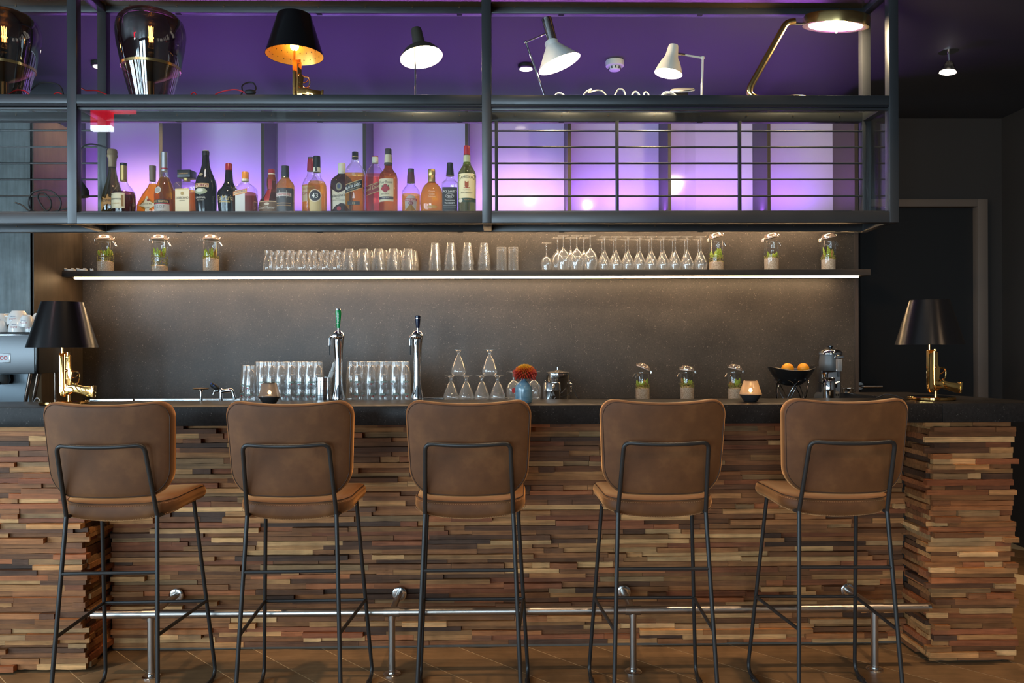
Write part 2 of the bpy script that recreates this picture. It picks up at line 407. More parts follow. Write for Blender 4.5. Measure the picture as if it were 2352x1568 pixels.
# stone back wall, its metal edge, niche above
zt = 2.155
struct('wall_back', B().box(xl-.9, YB, 0, xr, YB+.06, zt), STONE)
struct('trim_1', B().box(xr, YB-.006, 0, P(1971, 700, YB).x, YN+.1, 2.86), mat('bronze_trim', srgb(96, 84, 76), .4, .6))
struct('wall_partition', B().box(xl-.9, YN+.02, 0, xr, YN+.1, 2.86).box(xl-.9, YB+.06, 2.08, xr, YN+.02, zt), DARK)
NPANEL = mat('white_gloss_panel', (.70, .68, .72), .09, 0, .5, coat=.3)
FIN = mat('niche_partition_board', (.05, .045, .05), .45)
FEDGE = mat('niche_board_edge', (.07, .055, .035), .4)
niche = thing('wall_niche', None, None, (0, 0, 0), kind='structure')
fx = []
for u in (137, 370, 604, 837, 1072, 1308, 1538, 1766, 1985):
    x = P(u, 400, YB+.03).x; fx.append(x)
for i, x in enumerate(fx):
    f = B().box(x-.009, YB+.03, zt, x+.009, YN-.005, 2.83).build('partition', FIN, niche)
    B().box(x-.0095, YB+.028, zt, x+.0095, YB+.034, 2.83).build('edge_band', FEDGE, f)
for a, b2 in zip(fx[:-1], fx[1:]):
    B().box(a+.010, YN-.004, zt+.002, b2-.010, YN+.012, 2.85).build('back_panel', NPANEL, niche)
B().box(fx[0], YB+.03, zt-.0, fx[-1], YB+.05, zt+.03).build('light_baffle', FIN, niche)
B().box(xl+.01, YB-.14, 2.105, fx[-1], YB-.001, 2.13).build('wash_light_housing', DARK, niche)

# door with frame and lever handle
dr = thing('door_1', None, None, (0, 0, 0), kind='structure')
FRM = mat('door_frame_paint', srgb(112, 96, 84), .5)
dl = P(1990, 478, YD).x; d0 = P(2232, 478, YD).x; d3 = P(2269, 457, YD-.07).x; dt = P(2150, 478, YD).z; dt2 = P(2150, 457, YD-.07).z
B().box(dl-.05, YD-.012, .01, d0, YD-.001, dt).build('door_leaf', mat('door_leaf_paint', (.012, .010, .009), .45), dr)
B().box(d0, YD-.07, 0, d3, YD-.001, dt2).build('jamb', FRM, dr, .002)
B().box(dl-.3, YD-.07, dt, d0, YD-.001, dt2).build('lintel', FRM, dr, .002)
hp = P(1974, 886, YD-.03); hd = B().lathe([(.026, 0), (.026, .01), (.01, .012)], 20, M=Matrix.Translation(hp) @ Matrix.Rotation(H90, 4, 'X')).build('handle_rose', STEEL, dr)
B().tube(fillet([hp, hp+Vector((0, -.05, 0)), hp+Vector((.135, -.05, 0))], .015), .0095, 10).build('lever', STEEL, dr)

# tall cabinet beside the back wall
CABW = wood_mat('grey_stained_oak', srgb(112, 122, 124), .5, 'z', .7, .28, bumps=.2)
CABS = wood_mat('cabinet_side_oak', srgb(74, 64, 54), .5, 'z', .7, .25, bumps=.15)
YC = 4.22; xc = P(78, 700, YC).x
cab = thing('tall_cabinet', 'tall grey-stained wooden cabinet behind the coffee machine', 'cabinet', (xc-.6, YC, 0))
B().box(-.9, .022, 0, .58, YB-YC-.002, 2.63).build('carcass', CABS, cab)
for k in range(3):
    x1 = .595 - k*.5; B().box(x1-.497, 0, .02, x1, .02, 2.63).build('door', CABW, cab, .0015)
B().box(.582, .0, 0, .6, YB-YC-.002, 2.63).build('end_panel', CABS, cab)

# ------------------------------------------------------------------ downlights, smoke detector
def downlight(u, v, label, power, tilt=None):
    rr = P(u, v, 1); k = (CEIL - CAM_H)/(rr.z - CAM_H); p = Vector((rr.x*k, k, CEIL))
    t = thing('ceiling_spotlight', label, 'spotlight', p)
    B().lathe([(.030, 0), (.046, 0), (.046, -.018), (.038, -.022), (.034, -.020)], 24, caps=False).build('housing', DARK, t)
    B().lathe([(.0, -.018), (.036, -.018), (.036, -.023), (0, -.025)], 20).build('lens', emis('spot_lens', (1, .86, .7), 9), t)
    add_light('SPOT', 'spot_light', (0, 0, -.04), power, WARM, tilt or (.15, 0, 0), .03, spot=115, blend=.8, parent=t)
downlight(1208, 150, 'round recessed spotlight in the purple ceiling beside a chrome lamp arm', 46)
downlight(230, 145, 'round recessed spotlight in the ceiling behind a steel rack post', 46)
rr = P(2178, 118, 1); k = (CEIL-CAM_H)/(rr.z-CAM_H); p = Vector((rr.x*k, k, CEIL))
t = thing('ceiling_spotlight', 'adjustable chrome spotlight hanging from the dark ceiling above the door', 'spotlight', p)
B().lathe([(0, -.003), (.048, -.003), (.048, 0), (0, 0)], 24).build('ceiling_plate', CHROME, t)
B().tube([(0, 0, -.003), (.004, 0, -.05)], .006, 8).build('stem', CHROME, t)
Mh = Matrix.Translation((.006, 0, -.055)) @ Matrix.Rotation(.15, 4, 'Y')
B().lathe([(0, 0), (.02, -.004), (.026, -.02), (.040, -.048), (.046, -.062), (.043, -.062), (.02, -.012), (0, -.01)], 24, M=Mh).build('reflector', thin_glass('spot_bowl', (.5, .5, .5), .5), t)
B().lathe([(0, -.056), (.041, -.056), (.041, -.060), (0, -.060)], 20, M=Mh).build('lens', emis('spot_lens', (1, .86, .7), 9), t)
add_light('SPOT', 'spot_light', (.02, 0, -.16), 90, WARM, (0, .08, 0), .03, spot=58, blend=.9, parent=t)
rr = P(1412, 140, 1); k = (CEIL-CAM_H)/(rr.z-CAM_H)
t = thing('smoke_detector', 'round white smoke detector on the purple ceiling', 'smoke detector', (rr.x*k, k, CEIL))
B().lathe([(.050, 0), (.052, -.006), (.050, -.030), (.044, -.034), (.033, -.034)], 28).build('base', WHITEPL, t)
b = B().lathe([(.032, -.030), (.034, -.042), (.030, -.052), (.018, -.056), (0, -.056)], 28); b.build('sensor_head', WHITEPL, t)
b = B()
for k in range(10):
    a = k*.628; b.cbox((0, -.0335, -.042), (.005, .004, .012), 0, Matrix.Rotation(a, 4, 'Z'))
b.build('vent_slots', DARK, t)

# ------------------------------------------------------------------ the bar: timber-clad front, two piers, stone top
SV = []
for k in range(8):
    b = B(); rnd = random.Random(100+k); N = 5; vs = []
    for i in range(N+1):
        x = -.5 + i/N; j = lambda a: rnd.uniform(-a, a)
        vs += [(x, -.5+j(.05)*(0 < i < N), -.5+j(.05)), (x, -.5+j(.05)*(0 < i < N), .5+j(.05)), (x, .5, .5), (x, .5, -.5)]
    fs = [(3, 2, 1, 0), (4*N, 4*N+1, 4*N+2, 4*N+3)]
    for i in range(N):
        for q in range(4): fs.append((4*i+q, 4*i+(q+1) % 4, 4*i+4+(q+1) % 4, 4*i+4+q))
    b.add(vs, fs); SV.append((b.mesh('strip', STRIP_M[0]), vs, fs))
def clad(root, runs, seed, max_parts=300):
    "runs: (origin, direction, length, outward normal) of each clad face; rows of strips of uneven depth"
    rnd = random.Random(seed); pieces = []
    for org, dr_, L, nr, step, over in runs:
        org, dr_, nr = Vector(org), Vector(dr_), Vector(nr); z = .012
        while z < 1.022:
            h = rnd.choice((.019, .021, .022, .023, .025)); h = min(h, 1.036-z); s = -rnd.uniform(0, .25) if not over[0] else -rnd.choice((0, 0, .01, .02, .03))
            end = L + (rnd.choice((0, 0, .008, .016, .024)) if over[1] else 0)
            s0 = max(s, -.03 if over[0] else 0)
            cur = s0
            while cur < end - 1e-4:
                ln = rnd.choice((.07, .10, .14, .18, .22, .26, .30, .36, .42))*rnd.uniform(.8, 1.2)*step
                if cur + ln > end - .05: ln = end - cur
                dep = rnd.choice((.006, .010, .014, .014, .018, .024, .032, .038))
                ci = rnd.choices(range(len(STRIP_COLS)), STRIP_W)[0]
                c = org + dr_*(cur+ln/2) + nr*(dep/2) + Vector((0, 0, z+h/2))
                pieces.append((ln*h, c, ln-.0012, dep, h-.0009, math.atan2(dr_.y, dr_.x), ci, rnd.randrange(8)))
                cur += ln
            z += h
    pieces.sort(key=lambda q: -q[0]); rl = Vector(root.location)
    for q in pieces[:max_parts]:
        o = bpy.data.objects.new('strip', SV[q[7]][0]); COL.objects.link(o); o.parent = root
        o.location = q[1]-rl; o.scale = (q[2], q[3], q[4]); o.rotation_euler = (0, 0, q[5])
        o.material_slots[0].link = 'OBJECT'; o.material_slots[0].material = STRIP_M[q[6]]
    if len(pieces) > max_parts:
        b = B()
        for q in pieces[max_parts:]:
            M = Matrix.Translation(q[1]-rl) @ Matrix.Rotation(q[5], 4, 'Z') @ Matrix.Diagonal((q[2], q[3], q[4], 1))
            b.add(SV[q[7]][1], SV[q[7]][2], q[6], False, M)
        tag(b.build('strip_field', STRIP_M, root), None, None, None, 'stuff')
CORE = mat('bar_core', (.03, .022, .016), .8)
YP, YF = 3.335, 3.565           # faces of the piers and of the recessed front
xpl, xpr, xpe = P(196, 1300, YP).x, P(2137, 1300, YP).x, P(2318, 1300, YP).x
cf = thing('timber_bar_front', 'long recessed bar front clad in stacked brown timber strips, behind the stools', 'bar front', (0, YF+.05, 0))
B().box(xpl-.015, -.048, 0, xpr+.015, .02, 1.036).build('core', CORE, cf)
B().box(xpl, -.052, 0, xpr, -.040, .011).build('base_rail', mat('pale_base_rail', (.12, .09, .065), .7), cf)
clad(cf, [((xpl+.006, YF, 0), (1, 0, 0), xpr-xpl-.012, (0, -1, 0), 1.25, (0, 0))], 11)
pl = thing('timber_pier', 'timber-strip pier under the bar top beside the leftmost stool', 'bar pier', (xpl-.5, YP+.02, 0), group='timber piers')
B().box(-.7, .0, 0, .482, .25, 1.036).build('core', CORE, pl)
clad(pl, [((xpl-.62, YP, 0), (1, 0, 0), .62, (0, -1, 0), 1.0, (0, 1)), ((xpl-.02, YP+.012, 0), (0, 1, 0), .22, (1, 0, 0), .8, (0, 0))], 5)
pr = thing('timber_pier', 'timber-strip pier under the bar top at the corner past the rightmost stool', 'bar pier', (xpr+.2, YP+.02, 0), group='timber piers')
B().box(-.18, .0, 0, xpe-xpr-.22, .60, 1.036).build('core', CORE, pr)
clad(pr, [((xpr, YP, 0), (1, 0, 0), xpe-xpr, (0, -1, 0), 1.0, (1, 1)), ((xpr+.02, YP+.24, 0), (0, -1, 0), .228, (-1, 0, 0), .8, (0, 0)),
          ((xpe-.02, YP+.012, 0), (0, 1, 0), .58, (1, 0, 0), 1.0, (0, 0))], 8)
TOPZ = 1.117
ct = thing('stone_countertop', 'thick dark speckled stone bar top running the width of the bar', 'countertop', (0, 3.45, 1.037))
B().prism([(-3.1, -.18), (1.86, -.18), (1.86, .19), (-3.1, .19)], 0, .080, plane='xy').build('main_slab', COUNTER, ct, .002)
B().prism([(1.862, -.18), (2.33, -.18), (2.315, 0), (2.14, .64), (1.78, .64), (1.862, .19)], 0, .080, plane='xy').build('return_slab', COUNTER, ct, .002)
wt = thing('back_worktop', 'low dark worktop behind the bar carrying jars, bowl and juicer', 'worktop', (-.4, 4.2, 0))
B().prism([(-2.6, -.535), (2.1, -.535), (2.1, -.09), (2.40, -.09), (2.40, .505), (xl+.4+.004, .505), (xl+.4+.004, .0), (-2.6, .0)], .99, 1.05, plane='xy').build('slab', COUNTER, wt, .002)
B().box(xl+.42, -.50, 0, 2.1, .50, .99).box(2.1, -.07, 0, 2.38, .50, .99).box(-2.6, -.50, 0, xl+.42, -.01, .99).build('carcass', DARK, wt)

# foot rail
fr = thing('foot_rail', 'brushed steel foot rail running along the bar front', 'foot rail', (0, 3.27, 0))
rz = P(900, 1405, 3.27).z
x0, x1 = P(212, 1411, 3.27).x, P(2136, 1399, 3.27).x
B().tube([(x0, 0, rz), (x1, 0, rz)], .0175, 16).build('rail', BRUSHED, fr)
for e, xx in ((0, x0), (1, x1)):
    B().lathe([(.0, 0), (.0178, 0), (.0178, .014), (.012, .014)], 16, M=Matrix.Translation((xx, 0, rz)) @ Matrix.Rotation(H90 if e == 0 else -H90, 4, 'Y')).build('end_cap', STEEL, fr)
for u in (347, 900, 1454, 2009):
    x = P(u, 1450, 3.27).x
    B().tube([(x, 0, .006), (x, 0, rz)], .0145, 16).build('post', BRUSHED, fr)
    B().lathe([(0, 0), (.036, 0), (.036, .004), (.031, .008), (.016, .008), (.016, .02)], 24, c=(x, 0, 0)).build('floor_flange', STEEL, fr)
    b = B().tube([(x-.032, 0, rz), (x+.032, 0, rz)], .0205, 16).tube([(x, 0, rz-.03), (x, 0, rz)], .0165, 16); b.build('tee_fitting', BRUSHED, fr)
    B().tube([(x, 0, rz), (x, .262, rz-.004)], .0135, 14).build('bracket_arm', BRUSHED, fr)
    w_ = B().lathe([(0, 0), (.032, 0), (.032, .004), (.028, .007), (.014, .007)], 24, M=Matrix.Translation((x, .254, rz-.004)) @ Matrix.Rotation(H90, 4, 'X')).build('wall_flange', STEEL, fr)
    for a in (90, 210, 330):
        B().lathe([(0, .0), (.004, .0), (.003, .003), (0, .003)], 8, M=Matrix.Translation((x+.023*math.cos(math.radians(a)), .2475, rz-.004+.023*math.sin(math.radians(a)))) @ Matrix.Rotation(H90, 4, 'X')).build('screw', CHROME, w_)

# ------------------------------------------------------------------ bar stools
def pad(outline, rings, warp, name, parent, m, cx=0, cz=0):
    "cushion from scaled copies of an outline: rings = (scale inset, offset)"
    b = B(); n = len(outline); vs = []
    hw = max(abs(p[0]) for p in outline); hh = max(abs(p[1]) for p in outline)
    for ins, off in rings:
        for x, z in outline: vs.append((x*(1-ins/hw), off, z*(1-ins/hh)))
    fs = []
    for i in range(len(rings)-1):
        for k in range(n): fs.append((i*n+k, i*n+(k+1) % n, (i+1)*n+(k+1) % n, (i+1)*n+k))
    fs += [tuple(range(n))[::-1], tuple(range((len(rings)-1)*n, len(rings)*n))]
    b.add([warp(Vector(v)) for v in vs], fs, 0, True)
    return b.build(name, m, parent, sharp=180)
def make_stool():
    s = thing('bar_stool', 'x', 'bar stool', (0, 3.0, 0), group='brown leather bar stools')
    R_ = .0077
    # backrest
    hw, hh, t = .226, .162, .050
    up_ol, lo_ol = rrect(hw, hh, .060, 9), rrect(hw, hh, .088, 9)
    ol = [(x*(1 - .075*(1 - (z/hh))/2), z) for x, z in dense([q for q in up_ol if q[1] > 0] + [q for q in lo_ol if q[1] <= 0])]
    def wb(v):
        q = (v.x/hw); z = v.z
        return Vector((v.x, v.y + .040*q*q - .046*((z+hh)/(2*hh)) - .196, z + 1.000 + (.020*(q*q) if z > 0 else -.010*(1-q*q))*abs(z)/hh))
    big = [(.15, -.5), (.12, -.5), (.08, -.5), (.045, -.5), (.022, -.49), (.010, -.46), (.003, -.40), (0, -.30), (0, .30), (.003, .40), (.010, .46), (.022, .49), (.045, .5), (.08, .5), (.12, .5), (.15, .5)]
    bk = pad(ol, [(i, o*t) for i, o in big], wb, 'backrest', s, LEATHER)
    seam = [wb(Vector((x*(1-.007/hw), -.445*t, z*(1-.007/hh)))) for x, z in ol]
    B().tube(seam, .0016, 5, True).build('piping', SEAM, bk)
    seam2 = [wb(Vector((x*(1-.004/hw), -.36*t, z*(1-.004/hh)))) + Vector((0, 0, .0012 if z > 0 else -.0012)) for x, z in ol]
    def stitches(path, name, parent, gap=.0085):
        b = B(); acc = 0; last = None
        pts = [Vector(p) for p in path]; d = 0; on = []
        L = [0]
        for a, c in zip(pts[:-1], pts[1:]): L.append(L[-1] + (c-a).length)
        def at(q):
            for i in range(len(pts)-1):
                if L[i+1] >= q: return pts[i].lerp(pts[i+1], (q-L[i])/max(L[i+1]-L[i], 1e-9))
            return pts[-1]
        q = 0
        while q < L[-1] - .006:
            b.tube([at(q), at(q+.005)], .0009, 4); q += gap
        return tag(b.build(name, STITCH, parent), kind='stuff')
    stitches(seam2 + seam2[:1], 'stitching', bk)
    # seat
    sw, sd = .214, .205
    sol = [(x*(1 - .06*(1 - y/sd)/2), y) for x, y in dense(rrect(sw, sd, .085, 9))]
    def wsx(v):   # v = (x, thickness, depth)
        x, tt, y = v; qy = y/sd; qx = x/sw
        top = .806 + .012*qx*qx + .010*max(qy, 0)**2*-1 + .004
        z = top + tt
        if tt < -.03: z = top + tt - .016*(1-qx*qx)*(1 if qy < -.3 else .4)
        return Vector((x, y + .035, z))
    st = .060
    rg = [(.18, -1), (.12, -1), (.06, -1), (.026, -.98), (.012, -.92), (.004, -.80), (0, -.6), (.001, -.40), (.004, -.24), (.010, -.12), (.020, -.04), (.04, 0.01), (.08, 0.03), (.13, .03), (.18, .03)]
    se = pad(sol, [(i, o*st) for i, o in rg], wsx, 'seat', s, LEATHER)
    up = [wsx(Vector((x*(1-.007/sw), -.15*st, y*(1-.007/sd)))) + Vector((0, -.0008 if y < 0 else .0008, 0)) for x, y in sol]
    B().tube(up, .0014, 5, True).build('piping', SEAM, se)
    stitches([wsx(Vector((x, -.27*st, y))) + Vector((0, -.0008, 0)) for x, y in sol if y < -.05], 'stitching', se)
    stitches([wsx(Vector((x*.998, -.84*st, y*.998))) + Vector((0, -.001, 0)) for x, y in sol if y < -.05], 'stitching', se)
    # steel frame
    RB = lambda sg: Vector((sg*.188, -.262, R_)); RS = lambda sg: Vector((sg*.158, -.186, .765))
    FT = lambda sg: Vector((sg*.178, .125, .758)); FB = lambda sg: Vector((sg*.222, .250, R_))
    lerp = lambda a, b_, z: a + (b_-a)*((z-a.z)/(b_.z-a.z))
    BT = lambda sg: Vector((sg*.148, -.272, 1.027))
    mid = [Vector((x, -.272 - .020*(1-(x/.148)**2), 1.027 - .006*(1-(x/.148)**2))) for x in (-.09, -.045, 0, .045, .09)]
    arch = fillet([RS(-1), BT(-1)] + mid + [BT(1), RS(1)], .028, 5)
    B().tube(arch, R_, 10).build('back_frame', BLACKSTEEL, s)
    for sg in (-1, 1):
        B().tube([RS(sg), RB(sg) + Vector((0, .0, .0))], R_, 10).build('leg', BLACKSTEEL, s)
        loop = fillet([FT(sg), FB(sg), RB(sg)], .055, 7)
        k = 8
        B().tube(loop[:k+1], R_, 10).build('leg', BLACKSTEEL, s)
        rn = B().tube(loop[k:], R_, 10).build('floor_runner', BLACKSTEEL, s)
        p = FB(sg) + Vector((-sg*.004, -.075, 0)); B().cbox((p.x, p.y, .006), (.020, .036, .0115)).build('glide', BLACKRUB, rn, .002)
        a, c = lerp(FT(sg), FB(sg), .334), lerp(RS(sg), RB(sg), .350)
        B().tube([a, c], .0066, 8).build('side_stretcher', BLACKSTEEL, s)
        B().tube([FT(sg), Vector((RS(sg).x, RS(sg).y, .760))], .007, 8).build('seat_rail', BLACKSTEEL, s)
    B().tube([lerp(FT(-1), FB(-1), .334), lerp(FT(1), FB(1), .334)], .0068, 8).build('foot_bar', BLACKSTEEL, s)
    B().tube([lerp(RS(-1), RB(-1), .566), lerp(RS(1), RB(1), .566)], .0068, 8).build('rear_bar', BLACKSTEEL, s)
    return s
stool = make_stool()
for i, (x, rzz, lab) in enumerate(((-1.392, .035, 'brown leather bar stool in front of the gold lamp beside the coffee machine'),
        (-.750, .02, 'brown leather bar stool in front of the grey smoked candle holder'),
        (-.112, -.004, 'brown leather bar stool in the middle of the row, beside the flower vase'),
        (.583, -.012, 'brown leather bar stool in front of the three jars on the worktop'),
        (1.243, -.03, 'brown leather bar stool in front of the fruit bowl and the juicer'))):
    o = stool if i == 0 else copy_tree(stool)
    o.location = (x, 3.0, 0); o.rotation_euler = (0, 0, rzz); o['label'] = lab

# ------------------------------------------------------------------ hanging steel rack above the bar
YR0, YR1 = 3.28, 3.565           # front and rear faces
T = .039
zb0, zb1 = P(700, 512, YR0).z, P(700, 487, YR0).z
zm0, zm1 = P(1000, 238.5, YR0).z, P(1000, 217.5, YR0).z
zt0, zt1 = 2.862, 2.902
XL = -2.75; XLF = P(165, 400, YR0).x; XC = P(1118, 400, YR0).x; XR = P(2054, 400, YR0).x
rk = thing('steel_rack', 'dark steel hanging rack with shelves and glass fronts above the bar', 'rack', (0, YR0, CEIL))
def rbox(name, x0, y0, z0, x1, y1, z1, m=RACK, bev=.0012, par=None):
    return B().box(x0, y0-YR0, z0-CEIL, x1, y1-YR0, z1-CEIL).build(name, m, par or rk, bev)
for x in (XLF, XC, XR):
    rbox('post', x-T/2, YR0, zb0, x+T/2, YR0+T, CEIL)
    rbox('post', x-T/2, YR1-T, zb0, x+T/2, YR1, CEIL)
    for z in (zb0, zm0, zt0):
        rbox('cross_member', x-T/2+.002, YR0+T, z+.001, x+T/2-.002, YR1-T, z+T-.001)
sp = [(XL, XLF-T/2), (XLF+T/2, XC-T/2), (XC+T/2, XR-T/2)]
HOLE = mat('bolt_hole', (.004, .004, .004), .8)
for a, b2 in sp:
    for z0, z1 in ((zb0, zb1), (zm0, zm1), (zt0, zt1)):
        rbox('beam', a, YR0, z0, b2, YR0+T, z1)
        rb = rbox('beam', a, YR1-T, z0, b2, YR1, z1)
        n = int((b2-a)/.2)
        for k in range(n):
            x = a + (k+.5)*(b2-a)/n
            rbox('bolt', x-.003, YR1-T-.0025, z0+.022, x+.0022, YR1-T, z0+.0265, mat('dark_bolt', (.16, .12, .08), .4, .8), 0, rb)
            if k % 3 == 1: rbox('bolt_hole', x-.012, YR1-T+.008, z0-.0006, x+.012, YR1-.012, z0, HOLE, 0, rb)
    rbox('glass_shelf', a-.004, YR0+T-.004, zm1-.010, b2+.004, YR1-T+.004, zm1-.002, thin_glass('shelf_glass', (.90, .93, .92), .5, .10, .02, .4), 0)
    rbox('floor_plate', a-.004, YR0+T-.004, zb1-.008, b2+.004, YR1-T+.004, zb1-.001, mat('rack_floor_plate', (.03, .03, .034), .4), 0)
    rbox('top_board', a, YR0+T, zt1-.012, b2, YR1-T, zt1, mat('bronze_board', (.16, .10, .045), .22, .6), 0)
    rbox('sliding_track', a, YR0+.004, zm0-.0085, b2, YR0+T-.004, zm0-.0005, mat('track_black', (.012, .012, .014), .35), 0)
    rbox('track_lip', a, YR0+.010, zm0-.022, b2, YR0+.026, zm0-.010, RACK, .001)
    rbox('sill_track', a, YR0+.010, zb1, b2, YR0+.026, zb1+.006, RACK, .001)
# front glass and end glass
for a, b2 in sp:
    m_ = (a+b2)/2
    rbox('glass_pane', a+.001, YR0+.0140, zb1+.004, m_+.02, YR0+.0180, zm0-.011, PANE, 0)
    rbox('glass_pane', m_-.02, YR0+.0200, zb1+.004, b2-.001, YR0+.0240, zm0-.011, PANE, 0)
rbox('end_glass', XR+T/2-.012, YR0+T, zb1, XR+T/2-.008, YR1-T, zm0, PANE, 0)
# grilles of rods across the rear of the outer bays
YG = YR1-.034
for a, b2, ups in ((XL, XLF-T/2, ()), (XC+T/2, XR-T/2, (1140, 1417, 1698, 1984))):
    for v in (301, 338, 375, 412, 450):
        z = P(1500, v, YG).z; B().tube([(a, YG-YR0, z-CEIL), (b2, YG-YR0, z-CEIL)], .0042, 8).build('grille_rod', RACK, rk)
    for u in ups:
        x = P(u, 380, YG).x; rbox('grille_upright', x-.007, YG-.010, zb1, x+.007, YG+.004, zm0, RACK, .001)

# ------------------------------------------------------------------ glass shelf on the back wall with its light strip
YS = 4.49
zs1, zs0 = P(1000, 620, YS).z, P(1000, 634, YS).z
xs0, xs1 = P(142, 627, YS).x, P(2000, 627, YS).x
sh = thing('wall_shelf', 'long dark wall shelf with glowing light strip, holding glasses and jars', 'shelf', (0, YB, zs0))
B().box(xs0, YS-YB, 0, xs1, -.001, zs1-zs0).build('board', wood_mat('shelf_oak', srgb(62, 56, 52), .45, 'x', .7, .25, bumps=.1), sh, .0015)
B().box(P(165, 638, YS).x, YS-YB+.02, -.010, P(1977, 638, YS).x, YS-YB+.045, -.001).build('light_strip', emis('warm_led', (1.0, .64, .32), 38), sh, .002)

# ------------------------------------------------------------------ lamps and cables on the upper shelf of the rack
ZU = zm1 - .001                     # upper shelf level
def prof(u, Y, zb, pts):
    k = SCALE(u, Y); return [(h*k, P(u, v, Y).z - zb) for h, v in pts]
def aim(p0, d):
    return Matrix.Translation(p0) @ Vector(d).normalized().to_track_quat('Z', 'Y').to_matrix().to_4x4()
SMOKE = thin_glass('smoked_glass', (.30, .24, .20), .75, .16, .01, .4)
SMOKE2 = thin_glass('light_smoked_glass', (.52, .46, .40), .7, .12, .01, .4)
FIL = emis('filament', (1, .55, .16), 30)
def vessel_lamp(u, Y, label):
    p = P(u, 217, Y); t = thing('glass_vessel_lamp', label, 'lamp', (p.x, Y, ZU), group='smoked glass vessel lamps')
    L = lambda q: prof(u, Y, ZU, q)
    B().lathe(L([(63.6, 154), (67, 138), (73.5, 105), (76, 80), (75, 65), (70, 50), (60, 38), (45, 31), (25, 27), (8, 26), (3, 26)]), 48, caps=False).build('smoked_dome', SMOKE, t)
    B().lathe(L([(42, 240), (46, 222), (52, 200), (58, 176), (62, 162), (63.6, 156)]), 48, caps=False).build('lower_glass', SMOKE2, t)
    B().lathe(L([(61.6, 160), (64.4, 160), (65.2, 154), (62.4, 154)]), 48).build('gold_band', BRASS, t)
    B().lathe(L([(61.5, 157), (48, 168), (30, 180), (14, 187), (8, 190)]), 40, caps=False).build('reflector', mat('dull_brass', (.55, .40, .18), .3, 1.0), t)
    B().lathe(L([(9, 188), (9, 236)]), 16).build('stem', BRASS, t)
    B().lathe(L([(0, 239.5), (40, 239.5), (40, 236), (0, 235)]), 32).build('foot', BLACKGLOSS, t)
    B().lathe(L([(0, 140), (8, 132), (10, 120), (7, 108), (4, 104), (3, 100), (0, 99)]), 16).build('lamp_holder', BLACKGLOSS, t)
    b = B()
    for k in range(6):
        a = k*1.047; z0, z1 = L([(0, 96), (0, 62)])[0][1], L([(0, 96), (0, 62)])[1][1]
        b.tube([(.006*math.cos(a), .006*math.sin(a), z0), (.010*math.cos(a), .010*math.sin(a), z1)], .0012, 5)
    b.build('filament', FIL, t)
    B().lathe(L([(3, 100), (8, 94), (14, 84), (15, 72), (9, 60), (0, 56)]), 20, caps=False).build('bulb', thin_glass('bulb_glass', (.95, .85, .7), .6, .06), t)
    add_light('POINT', 'lamp_glow', (0, 0, L([(0, 78)])[0][1]), 1.3, (1, .55, .2), size=.012, parent=t)
vessel_lamp(347, 3.425, 'tall smoked glass vessel lamp with gold band, fully in view on upper shelf')
vessel_lamp(10, 3.425, 'smoked glass vessel lamp with gold band, cut off by the picture edge')

